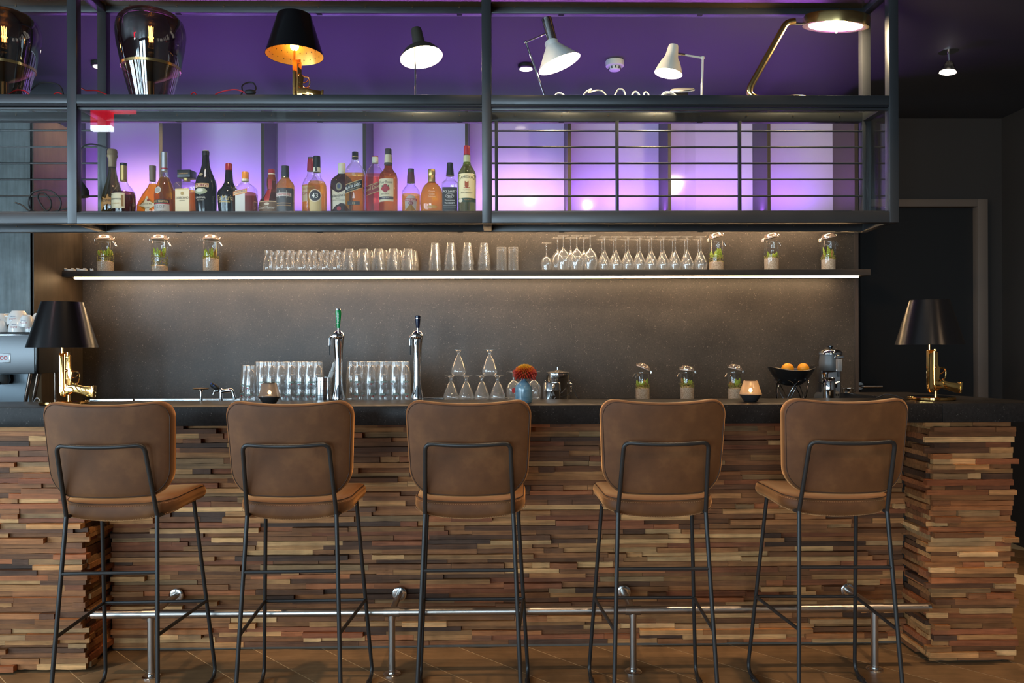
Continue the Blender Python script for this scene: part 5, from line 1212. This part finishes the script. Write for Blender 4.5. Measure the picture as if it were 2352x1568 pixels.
# etched steel cup with foam scraper
Y = 3.84; x = P(743, 900, Y).x; k = SCALE(743, Y)
t = thing('steel_cup', 'straight steel cup with etched grid next to the green-handled tap', 'cup', (x, Y, ZT)); hcup = P(743, 866, Y).z - ZT
cpo = B().lathe([(0, 0), (20*k, 0), (20*k, hcup), (19.2*k, hcup), (19.2*k, .004), (0, .004)], 32).build('cup_body', STEEL, t)
b = B()
for i in range(5): b.tube([(20.15*k*math.cos(a*.2094), 20.15*k*math.sin(a*.2094), hcup*(i+.6)/5.4) for a in range(30)], .0006, 4, True)
for i in range(12): a = i*.5236; b.tube([(20.1*k*math.cos(a), 20.1*k*math.sin(a), .004), (20.1*k*math.cos(a), 20.1*k*math.sin(a), hcup-.003)], .0006, 4)
tag(b.build('etched_lines', DARK, cpo), kind='stuff')
a0, a1 = P(748, 905, Y-.01), P(768, 832, Y+.01)
t = thing('foam_scraper', 'white foam scraper leaning out of the steel cup', 'scraper', a0)
d = a1-a0; M = aim(Vector((0, 0, 0)), d)
B().box(-.003, -.0105, .0, .003, .0105, d.length*.72, 0, M).build('blade', WHITEPL, t, .002)
B().box(-.0035, -.0065, d.length*.72, .0035, .0065, d.length, 0, M).build('grip', WHITEPL, t, .002)
# glass rinser and faucet
Y = 3.86; x = P(462, 910, Y).x
t = thing('glass_rinser', 'glass rinser with dark round disc on a chrome post', 'rinser', (x, Y, ZT)); k = SCALE(462, Y); hz = P(462, 893, Y).z - ZT
B().lathe([(0, 0), (4.5*k, 0), (3.6*k, .004), (3.2*k, hz-.012), (6*k, hz-.006), (6*k, hz-.003)], 18).build('post', CHROME, t)
B().lathe([(0, hz-.004), (16*k, hz-.002), (18.5*k, hz+.003), (17*k, hz+.005), (6*k, hz+.003), (3*k, hz+.007), (0, hz+.007)], 32).build('disc', mat('dark_bronze', (.08, .055, .035), .35, .6), t)
x = P(508, 910, Y).x; t = thing('faucet', 'chrome mixer faucet with black knobs and low bent spout', 'faucet', (x, Y, ZT)); lp = lambda u, v, dy=0: P(u, v, Y) - Vector((x, Y, ZT)) + Vector((0, dy, 0))
B().lathe([(0, 0), (6.5*k, 0), (6*k, .006), (4*k, .014), (4.4*k, lp(508, 894).z), (0, lp(508, 890).z)], 18).build('body', CHROME, t)
B().tube(fillet([lp(508, 899), lp(528, 896), lp(533, 896), lp(540, 918)], .02), .0095, 12).build('spout', CHROME, t)
B().tube([lp(504, 893), lp(494, 899)], .006, 10).build('side_arm', CHROME, t)
B().tube([lp(494, 896), lp(490, 906)], .0055, 10).build('side_outlet', CHROME, t)
for du, dv, dy in ((-1, 0, -.02), (-13, -3, .015)):
    a, c = lp(505+du, 893+dv, dy), lp(497+du, 885+dv, dy-.004)
    kb = B().lathe([(0, 0), (.010, 0), (.0125, .004), (.0125, .022), (.010, .026), (0, .026)], 10, M=aim(a, c-a)).build('knob', BLACKRUB, t)
    B().lathe([(0, .0262), (.005, .0262), (.0045, .029), (0, .029)], 10, M=aim(a, c-a)).build('cold_mark', ink((40, 90, 200)), kb)
B().tube([lp(500, 900), lp(506, 890)], .006, 8).build('bridge', CHROME, t)
# plug and shallow pan edge at the sink end
x = P(312, 914, 3.78).x; t = thing('sink_plug', 'small steel sink strainer on the tray behind the leftmost stool', 'strainer', (x, 3.76, ZT)); B().lathe([(0, .0), (.045, 0), (.05, .004), (.036, .010), (.034, .018), (0, .019)], 24).build('dish', STEEL, t); B().lathe([(0, .018), (.004, .018), (.004, .03), (0, .03)], 8).build('knob', CHROME, t)

# ------------------------------------------------------------------ ice buckets and tongs
Y = 4.02; u = 1281; x = P(u, 900, Y).x; k = SCALE(u, Y); zz = lambda v: P(u, v, Y).z - ZW
t = thing('ice_bucket', 'tall polished steel ice bucket with lid, knob and bail handle', 'ice bucket', (x, Y, ZW), 0, 'steel ice buckets')
B().lathe([(0, 0), (26*k, 0), (26*k, zz(872)), (27*k, zz(870)), (27*k, zz(857))], 36).build('pail', STEEL, t)
B().lathe([(28*k, zz(857)), (28.3*k, zz(855)), (20*k, zz(853)), (8*k, zz(850.5)), (3*k, zz(849)), (0, zz(849))], 36).build('lid', STEEL, t)
B().lathe([(1.6*k, zz(850)), (1.4*k, zz(842.5)), (0, zz(842))], 12).build('knob', CHROME, t)
for sg in (-1, 1):
    e = B().lathe([(0, 0), (.007, 0), (.007, .006), (0, .006)], 12, M=Matrix.Translation((sg*26.5*k, 0, zz(876))) @ Matrix.Rotation(sg*H90, 4, 'Y')).build('handle_lug', CHROME, t)
B().tube(smooth_path([(27.5*k, 0, zz(876)), (29*k, -.035, zz(890)), (24*k, -.075, zz(903)), (0, -.10, zz(908)), (-24*k, -.075, zz(903)), (-29*k, -.035, zz(890)), (-27.5*k, 0, zz(876))], 5), .002, 6).build('bail_handle', CHROME, t)
Y = 3.90; u = 1268; x = P(u, 900, Y).x; k = SCALE(u, Y); zz = lambda v: P(u, v, Y).z - ZW
t = thing('ice_bucket', 'short banded steel canister with etched ship in front of the tall ice bucket', 'canister', (x, Y, ZW), 0, 'steel ice buckets')
co = B().lathe([(0, 0), (19.5*k, 0), (19.5*k, zz(899)), (19.9*k, zz(898)), (19.9*k, zz(893)), (19.5*k, zz(892)), (19.5*k, zz(879)), (18.8*k, zz(878)), (18.6*k, zz(879)), (18.6*k, .005), (0, .005)], 36).build('can', STEEL, t)
b = B(); R = 19.8*k
def onc(dx, v): a = dx*k/R; return (R*math.sin(a), -R*math.cos(a)-.0004, zz(v))
for pol in ([(-5, 908), (0, 898), (0, 908)], [(1, 897), (6, 907), (1, 907)], [(-8, 910), (8, 910), (5, 914), (-5, 914)]): b.add([onc(*q) for q in pol], [tuple(range(len(pol)))])
b.build('etched_ship', mat('etched_steel', (.35, .34, .33), .6, .8), co)
b = B().tube([P(1309, 884, 4.0), P(1312, 880, 4.0), P(1316, 884, 4.0), P(1330, 922, 3.98)], .0022, 6).tube([P(1312, 884, 4.0), P(1311, 922, 4.0)], .0022, 6)
base = P(1318, 935, 4.0); base.z = ZW
t = thing('ice_tongs', 'thin steel ice tongs standing open beside the tall ice bucket', 'tongs', base); b = B()
q = lambda u_, v_, y_: P(u_, v_, y_)-base
B().tube([q(1312, 882, 4.0), q(1322, 905, 3.99), Vector((P(1336, 935, 3.98).x-base.x, -.02, .002))], .0024, 8).build('arm', CHROME, t)
B().tube([q(1312, 882, 4.0), q(1311, 905, 4.0), Vector((P(1310, 935, 4.0).x-base.x, 0, .002))], .0024, 8).build('arm', CHROME, t)
B().sphere(q(1312, 882, 4.0), .006, 12, 8).build('hinge', CHROME, t)

# ------------------------------------------------------------------ fruit bowl, juicer, pots, paper
Y = 4.34; u = 1818; x = P(u, 900, Y).x; k = SCALE(u, Y); zz = lambda v: P(u, v, Y).z - ZW
t = thing('fruit_bowl', 'wavy-rimmed black bowl on crossed wire stand', 'bowl', (x, Y, ZW))
b = B(); N, R_ = 40, 9; vs = []
for j in range(R_+1):
    f = j/R_; v_ = 886 - (886-846)*f**1.25; r = (8 + 44*f**.62)*k
    for i in range(N):
        a = 2*math.pi*i/N; wv = .010*f**3*math.cos(2*(a)) ; vs.append((r*math.cos(a)*(1+.0*f), r*math.sin(a), zz(v_)+wv))
fs = [(j*N+i, j*N+(i+1) % N, (j+1)*N+(i+1) % N, (j+1)*N+i) for j in range(R_) for i in range(N)] + [tuple(range(N))[::-1]]
n0 = len(vs); vs2 = [(x_*.965, y_*.965, z_+.003) for x_, y_, z_ in vs]
fs2 = [(j*N+i, j*N+(i+1) % N, (j+1)*N+(i+1) % N, (j+1)*N+i) for j in range(R_) for i in range(N)] + [tuple(range(N))[::-1]]
b.add(vs, fs, 0, True); b.add(vs2, fs2, 0, True); b.add([vs[R_*N+i] for i in range(N)] + [vs2[R_*N+i] for i in range(N)], [(i, (i+1) % N, N+(i+1) % N, N+i) for i in range(N)])
b.build('bowl', mat('black_ceramic', (.012, .011, .011), .3), t)
for i in range(5):
    a = i*1.2566+.35; pth = []
    for s in range(13):
        f = s/12; an = a + 2.1*f; hh_ = .003 + zz(873)*abs(math.cos(math.pi*f))**1.2; rr_ = (31 + 6*abs(math.cos(math.pi*f)))*k
        pth.append((rr_*math.cos(an), rr_*math.sin(an), hh_))
    B().tube(pth, .0030, 8).build('stand_wire', mat('dark_chrome', (.25, .25, .26), .15, 1.0), t)
def orange(u_, v_, y_, r, label):
    p = P(u_, v_, y_); o = thing('orange_fruit', label, 'orange', (p.x, y_, p.z-r), group='oranges in the black bowl')
    m = MATS.get('orange_peel')
    if not m:
        m, n, l, bb = nt('orange_peel'); f = noise(n, l, 300, 2, world_pos(n)); bb.inputs['Base Color'].default_value = (.95, .34, .01, 1); bb.inputs['Roughness'].default_value = .45; bump(n, l, bb, f.outputs[0], .25, .002); MATS['orange_peel'] = m
    B().sphere((0, 0, r), r, 24, 16, sc=(1, 1, .95)).build('peel', m, o); B().lathe([(0, 2*r-.004), (.003, 2*r-.004), (.002, 2*r-.001), (0, 2*r-.001)], 8, M=Matrix.Rotation(.0, 4, 'X')).build('stem_end', ink((90, 100, 40)), o)
orange(1809, 847, 4.30, .0335, 'orange on the side of the bowl nearest the candle')
orange(1845, 846, 4.32, .0315, 'orange on the side of the bowl nearest the juicer')
p = P(1828, 848, 4.37); t = thing('foil_packet', 'small grey-blue packet between the two oranges', 'packet', (p.x, 4.37, p.z-.03)); B().box(-.014, -.004, 0, .014, .004, .038).build('pouch', mat('foil_blue_grey', (.25, .30, .36), .35, .4), t, .003); B().box(-.014, -.0045, .032, .014, .0045, .036).build('crimp', SILV, t)
Y = 4.40; u = 1908; x = P(u, 900, Y).x; k = SCALE(u, Y); zz = lambda v: P(u, v, Y).z - ZW
t = thing('juicer', 'grey and chrome electric juicer beside the fruit bowl', 'juicer', (x, Y, ZW))
JG = mat('juicer_grey', (.10, .105, .11), .35)
B().prism([(-31*k, 0), (24*k, 0), (24*k, zz(908)), (20*k, zz(901)), (-24*k, zz(901)), (-29*k, zz(908))], -.08, .06).build('base', JG, t, .004)
B().box(-21*k, .0, zz(902), 24*k, .07, zz(842)).build('back_column', mat('juicer_dark', (.04, .04, .042), .3), t, .004)
B().box(-22*k, -.012, zz(902), 20*k, .0, zz(846)).build('chrome_panel', CHROME, t, .002)
B().lathe([(23*k, zz(851)), (25.5*k, zz(846)), (25.5*k, zz(832)), (23.5*k, zz(813)), (22*k, zz(812))], 32, sy=.95).build('motor_head', JG, t)
B().lathe([(25*k, zz(814)), (25.5*k, zz(811)), (23*k, zz(806)), (14*k, zz(801)), (0, zz(799.5))], 32).build('dome_lid', CHROME, t)
B().lathe([(3*k, zz(801)), (3.5*k, zz(798)), (6*k, zz(796.5)), (6*k, zz(794)), (0, zz(793.5))], 16).build('lid_knob', BLACKGLOSS, t)
B().box(-5*k, -.125, zz(851), 5*k, -.095, zz(824)).build('lever', mat('juicer_light', (.25, .24, .23), .35), t, .003)
B().lathe([(10.5*k, 0), (10.5*k, .004), (9*k, .006), (0, .003)], 24, sy=.45, M=Matrix.Translation((0, -.108, zz(819))) @ Matrix.Rotation(H90, 4, 'X')).build('badge', CHROME, t)
B().tube([(0, -.10, zz(851)), (0, -.10, zz(864))], .006, 10).build('spout', BLACKRUB, t)
b = B()
for i in range(9): b.box((-18+4*i)*k, -.082, zz(907), (-16+4*i)*k, -.0795, zz(902))
b.build('grate_slots', DARK, t)
Y = 4.22; u = 1904; x = P(u, 900, Y).x; k = SCALE(u, Y); zj = P(u, 906, Y).z
t = thing('steel_pot', 'small polished steel pot with two ear handles before the juicer', 'pot', (x, Y, ZW)); zz = lambda v: P(u, v, Y).z - ZW
B().lathe([(0, .0), (13*k, .0), (13.5*k, .01), (13.8*k, zz(895)), (13.5*k, zz(876)), (12*k, zz(873)), (13.8*k, zz(868)), (14.2*k, zz(867)), (11.5*k, zz(872)), (12.8*k, zz(877)), (12.8*k, .004), (0, .004)], 32).build('pot_body', CHROME, t)
for sg in (-1, 1): B().tube([(sg*13*k, -.008, zz(881)), (sg*23*k, -.008, zz(876.5)), (sg*23*k, .008, zz(876.5)), (sg*13*k, .008, zz(881))], .0022, 8).build('ear_handle', CHROME, t)
Y = 4.04; p = P(1943, 902, Y); k = SCALE(1943, Y)
t = thing('steel_milk_cup', 'small steel cup with wire handle on the bar return corner', 'cup', (1.80, 4.03, TOPZ+.0005))
hc_ = P(1943, 891.5, 4.03).z - TOPZ
B().lathe([(0, 0), (12.5*k, 0), (13*k, hc_), (13.4*k, hc_+.001), (12.6*k, hc_), (12*k, .003), (0, .003)], 28).build('cup_body', STEEL, t)
B().tube(fillet([(12.5*k, 0, hc_*.55), (25*k, 0, hc_*.5), (25*k, 0, .004)], .004), .0016, 6).build('wire_handle', CHROME, t)
a = P(2015, 913, 3.70)
t = thing('paper_pad', 'thin white paper pad lying against the bar return', 'paper', (1.74, 3.76, ZW)); 
B().box(-.10, -.05, 0, .10, .05, .034).build('sheets', mat('paper_white', (.7, .66, .6), .8), t, .002); B().box(-.102, -.052, .034, .102, .052, .036).build('cover', WHITEPL, t)

# ------------------------------------------------------------------ things on the bar top
ZC = TOPZ + .0005
gl = P(146, 926, 3.47); gun_lamp((gl.x, 3.475, ZC), 'gold pistol lamp with black shade on the bar beside the coffee machine', 1.0)
gl = P(2136, 918, 3.51); gun_lamp((gl.x, 3.50, ZC), 'gold pistol lamp with black shade on the bar corner before the dark door', 1.0, turn=.0)
for nm, a, c, lab in (('power_cord', (92, 925), (78, 914), 'thin grey cord behind the gold lamp beside the coffee machine'), ('power_cord', (2076, 916), (2052, 913), 'black cord behind the gold lamp on the bar corner')):
    q0 = Vector((P(a[0], a[1], 3.5).x, 3.50, ZC+.003)); dirx = -1
    cable(nm, [q0, q0+Vector((-.02, .03, .012)), q0+Vector((-.05, .06, .018)), q0+Vector((-.08, .09, .0))], .0024, BLACKRUB if a[0] > 1000 else mat('grey_cord', (.3, .3, .3), .5), lab, group='lamp cords on the bar')
def candle(u, label, bright):
    Y = 3.43; x = P(u, 926, Y).x; k = SCALE(u, Y); t = thing('candle_holder', label, 'candle holder', (x, Y, ZC), 0, 'smoked glass candle holders'); h = 48*k
    g = thin_glass('candle_smoke_%d' % int(bright), (.62, .52, .44) if bright > 1.5 else (.50, .48, .46), .6, .07, .05, .35, (.75, .55, .38) if bright > 1.5 else (.42, .36, .32), .42)
    B().lathe([(.0005, .001), (13.5*k, 0), (15.5*k, .003), (24*k, h*.30), (25*k, h*.34)], 36, caps=False).build('dark_foot', mat('smoked_base_glass', (.03, .028, .028), .12), t)
    B().lathe([(25*k, h*.34), (24.6*k, h*.38), (20*k, h*.68), (15.5*k, h)], 36, caps=False).build('glass_shade', g, t)
    B().lathe([(15*k, h-.001), (15.6*k, h+.0006), (15.9*k, h-.001)], 36).build('rim', thin_glass('rim_glass', (.7, .65, .6), .6, .2), t)
    B().lathe([(0, h*.25), (18*k, h*.27), (18*k, h*.40), (0, h*.40)], 24).build('tealight', mat('wax', (.85, .75, .6), .5), t)
    B().lathe([(0, h*.44), (.0055, h*.47), (.0085, h*.54), (.0055, h*.61), (0, h*.65)], 12).build('flame', emis('flame_%d' % int(bright), (1, .62, .25), 14*bright), t)
    add_light('POINT', 'candle_light', (0, 0, h*.56), .10*bright, (1, .55, .2), size=.006, parent=t)
candle(619, 'grey smoked glass candle holder with small flame, behind the second stool', 1.0)
candle(1724, 'amber glowing glass candle holder beside the fruit bowl', 3.0)
# vase and chrysanthemum
Y = 3.43; x = P(1203, 924, Y).x; k = SCALE(1203, Y); zz = lambda v: P(1203, v, Y).z - ZC
t = thing('flower_vase', 'small blue glazed bottle vase on the bar top', 'vase', (x, Y, ZC))
m, n, l, bb = nt('blue_glaze'); f = noise(n, l, 14, 3, mapping(n, l, coords(n), (1, 1, 4))); r = ramp(n, l, f.outputs[0], [(.35, srgb(84,122,146)), (.65, srgb(112,148,168))]); l.new(r.outputs[0], bb.inputs['Base Color']); bb.inputs['Roughness'].default_value = .14; bb.inputs['Coat Weight'].default_value = .5
b = B().lathe([(0, .004), (18*k, .0), (19*k, .003), (19*k, .006), (18.5*k, .008), (20*k, .010), (20*k, zz(895)), (19.6*k, zz(889)), (18*k, zz(884)), (14.5*k, zz(879)), (9.5*k, zz(875.5)), (6*k, zz(873)), (5*k, zz(869)), (5.6*k, zz(864)), (4.2*k, zz(864)), (3.8*k, zz(872))], 36)
b.build('vase_body', m, t)
t = thing('chrysanthemum', 'red and orange pompom chrysanthemum standing in the blue vase', 'flower', (x+.003, Y, ZC+zz(868)))
fc = Vector((P(1206, 856, Y).x-x-.003, 0, P(1206, 856, Y).z-ZC-zz(868)))
B().tube([(0, 0, -.03), fc*.5, fc], .003, 8).build('stem', ink((70, 80, 40)), t)
rnd = random.Random(3)
B().sphere(fc, 17*k, 20, 14, sc=(1, 1, .85)).build('flower_core', mat('petal_core', srgb(150, 84, 16), .8), t)
for nm, ms, t0, t1, rad, wd, npt in (('outer_petals', mat('petal_red', srgb(150, 38, 20), .6), 1.25, 2.25, 28, .0052, 90), ('middle_petals', mat('petal_rust', srgb(186, 84, 18), .6), .75, 1.4, 25, .0036, 110), ('inner_petals', mat('petal_gold', srgb(204, 146, 22), .6), 0, .95, 23.5, .0030, 150)):
    b = B()
    for i in range(npt):
        f = (i+.5)/npt; th = math.acos(math.cos(t0) + (math.cos(t1)-math.cos(t0))*f)
        ph = i*2.39996; d = Vector((math.sin(th)*math.cos(ph), math.sin(th)*math.sin(ph), math.cos(th)*.85))
        ln = rad*k*rnd.uniform(.92, 1.06); tip = fc + d*ln
        if nm == 'outer_petals': tip.z -= .005*f
        b.tube([fc + d*ln*.55, fc + d*ln*.82, tip], [wd*.6, wd, wd*.35], 6, flat=.55)
    tag(b.build(nm, ms, t), kind='stuff')

# ------------------------------------------------------------------ espresso machine and cups
Y0, Y1 = 3.98, 4.20
xe = P(85, 810, Y0).x; zt_ = P(40, 768, Y0).z; zb_ = P(40, 858, Y0).z
t = thing('espresso_machine', 'stainless steel espresso machine behind the bar, cut off by the picture edge', 'coffee machine', (xe-.35, Y0, ZW))
MB_ = ZW; x0_, x1_ = -.45, .35
B().box(x0_, 0, zb_-MB_, x1_-.014, .02, zt_-MB_).build('front_panel', mat('brushed_panel', (.15, .155, .16), .42, 1.0, aniso=.5), t, .003)
B().box(x0_, -.002, zt_-MB_+.001, x1_-.014, Y1-Y0, zt_-MB_+.012).build('top_tray', BLACKGLOSS, t, .002)
B().box(x0_, -.003, zt_-MB_-.004, x1_-.014, .0, zt_-MB_).build('top_edge', CHROME, t)
B().box(x1_-.013, 0, zb_-MB_, x1_, .022, zt_-MB_+.006).build('corner_post', BLACKGLOSS, t, .002)
B().box(x1_-.012, .022, zb_-MB_, x1_-.002, Y1-Y0, zt_-MB_+.004).build('side_panel', mat('smoked_side_panel', (.10, .095, .09), .07, .5), t, .002)
B().box(x0_, .022, zb_-MB_+.01, x1_-.014, Y1-Y0, zt_-MB_-.002).build('body', DARK, t)
B().box(x0_, .10, .02, x1_-.10, Y1-Y0-.01, zb_-MB_+.01).build('rear_body', mat('blue_grey_plate', (.16, .19, .21), .35, .4), t)
B().box(x0_, -.02, .0, x1_+.02, Y1-Y0, .022).build('drip_base', BLACKGLOSS, t, .004)
for xx, yy in ((x1_-.04, .012), (x1_-.022, .20), (x1_-.012, .03)):
    B().tube([(xx-.03 if yy < .1 else xx, yy, .02), (xx, yy, zb_-MB_)], .009, 10).build('leg', mat('copper_leg', (.20, .15, .12), .2, .9), t)
B().lathe([(0, 0), (.04, .0), (.05, .02), (.046, .05), (0, .05)], 28, c=(x1_-.22, .05, zb_-MB_-.055)).build('group_head', mat('grey_group', (.13, .14, .14), .4, .3), t)
B().tube([(x1_-.2, .05, zb_-MB_-.045), (x1_-.2, -.10, zb_-MB_-.05)], .010, 10).build('portafilter_handle', BLACKRUB, t)
# brand plate
px0, px1 = P(-24, 824, Y0).x-(xe-.35), P(24, 824, Y0).x-(xe-.35); pz0, pz1 = P(0, 833, Y0).z-MB_, P(0, 811, Y0).z-MB_
bp = B().box(px0, -.005, pz0, px1, .0, pz1).build('name_plate', mat('plate_silver', (.75, .75, .76), .2, .8), t, .002)
B().box(px0+.004, -.0058, pz0+.004, px1-.004, -.005, pz1-.004).build('plate_face', ink((226, 228, 230)), bp)
tv, tf, tw, th = TXT['co']; f = (pz1-pz0)*.42/th
B().add([(P(10, 824, Y0).x-(xe-.35)+x_*f*1.0, -.0062, (pz0+pz1)/2+y_*f) for x_, y_ in tv], tf).build('lettering', ink((196, 20, 36)), bp)
# cups piled on the machine
CUP = mat('white_porcelain', (.82, .82, .80), .12, 0, .5, coat=.4)
def cup(u, v, y, r, h, label, tilt=(0, 0), inv=True, turn=0.0, hdl=None, badge=False):
    p = P(u, v, y); t = thing('coffee_cup', label, 'cup', p, 0, 'white cups on the coffee machine')
    t.rotation_euler = (tilt[0], tilt[1], turn)
    R = [(r, 0), (r*.985, h*.2), (r*.93, h*.45), (r*.80, h*.75), (r*.62, h*.93), (r*.56, h)]
    bo = B().lathe(R + [(r*.5, h), (r*.48, h-.003), (0.0005, h-.003)], 30, caps=False).lathe([(r-.002, .001), (r*.9, h*.45), (r*.6, h*.9), (.0005, h*.9)], 30, caps=False).build('cup_body', CUP, t)
    if hdl is not None:
        d = Vector((math.cos(hdl), math.sin(hdl), 0)); s = Vector((0, 0, 1))
        B().tube(smooth_path([d*r*.93+s*h*.25, d*(r*1.35)+s*h*.30, d*(r*1.42)+s*h*.52, d*(r*1.15)+s*h*.75, d*r*.80+s*h*.72], 4), .0042, 8).build('handle', CUP, t)
    def wrap(s_, z, rot=0):
        f_ = z/h; rr_ = (r*(1-.07*min(f_, .45)/.45) if f_ < .45 else r*(.93 - .13*(f_-.45)/.30))
        a = s_/rr_; return (rr_*math.sin(a)*1.012, -rr_*math.cos(a)*1.012, z)
    for s, zc, hh_, col in (('DUTCH', h*.38, .0085, (176, 30, 40)), ('HOLLAND', h*.57, .0045, (50, 66, 130))):
        tv, tf, tw, th = TXT[s]; f = hh_/th; B().add([wrap(-x_*f*.8, zc - y_*f) for x_, y_ in tv], tf).build('lettering', ink(col), bo)
    return t
zc_ = zt_ + .0125
def cz(v, y, u=40): return v
kk = SCALE(40, 4.05)
defs = [(0, 4.03, .036, .058, (0, 0), 0, .3, 0, 'white espresso cup with red lettering at the picture edge, lower layer'), (44, 4.03, .050, .066, (0, 0), 0, None, 0, 'wide white cup in the lower layer with a round red mark, middle of the pile'),
        (73, 4.04, .036, .056, (0, 0), -.2, None, 0, 'white espresso cup with red lettering, lower layer next to the lamp shade'), (96, 4.10, .036, .056, (0, 0), 0, None, 0, 'white cup in the lower layer half behind the black shade'),
        (8, 4.12, .036, .056, (0, 0), 0, None, 0, 'white cup in the rear of the lower layer at picture edge'), (26, 4.15, .036, .056, (0, 0), 0, None, 0, 'white cup at the rear of the pile between larger cups'), (70, 4.15, .036, .056, (0, 0), 0, None, 0, 'white cup at the rear of the lower layer behind the tilted cup')]
for u, y, r, h, tl, tn, hd, inv, lab in defs:
    o = cup(u, 770, y, r, h, lab, tl, True, tn, hd); o.location.z = zc_
up_ = [(2, 4.05, .036, .056, (0, 0), .1, -.35, 'white espresso cup with handle and red lettering, upper layer at the picture edge', .040), (42, 4.06, .052, .070, (0, .0), 0, None, 'wide white cup stacked on top in the middle of the pile', .040),
       (61, 4.005, .034, .056, (.14, .12), 0, None, 'small tilted white cup with red lettering leaning on the front of the pile', .030), (88, 4.09, .036, .056, (0, .1), .2, None, 'white cup on the upper layer touching the black lamp shade', .042), (22, 4.12, .036, .056, (0, 0), 0, None, 'white cup on the upper layer behind the handle cup', .044)]
for u, y, r, h, tl, tn, hd, lab, dz_ in up_:
    o = cup(u, 770, y, r, h, lab, tl, True, tn, hd); o.location.z = zc_ + dz_

# ------------------------------------------------------------------ sign in the room behind, mirrored in the rack's glass
ga = P(209, 246, 4.98); gb = P(256, 288, 4.98); gc = P(308, 259, 4.98); gd = P(232, 300, 4.98); YG_ = 1.60
t = thing('hanging_sign', 'red lit sign with white lower edge, mirrored in the glass beside the left post', 'sign', ((ga.x+gb.x)/2, YG_, gd.z))
o_ = Vector(t.location); SG = mat('red_sign_face', (.7, .01, .03), .4, emit=(1, .02, .05), es=5)
B().box(ga.x-o_.x, -.02, gb.z-o_.z, gb.x-o_.x, .02, ga.z-o_.z).build('sign_box', SG, t, .002)
B().box(gb.x-o_.x, -.02, gc.z-o_.z, gc.x-o_.x, .02, ga.z-o_.z).build('sign_arm', SG, t, .002)
B().box(ga.x-o_.x, -.02, 0, gb.x-o_.x, .02, gb.z-o_.z-.001).build('lit_edge', emis('sign_white', (.85, .95, 1), 14), t, .002)
for xx in (ga.x, gb.x): B().tube([(xx-o_.x, 0, ga.z-o_.z), (xx-o_.x, 0, CEIL-o_.z)], .004, 8).build('hanger', DARK, t)
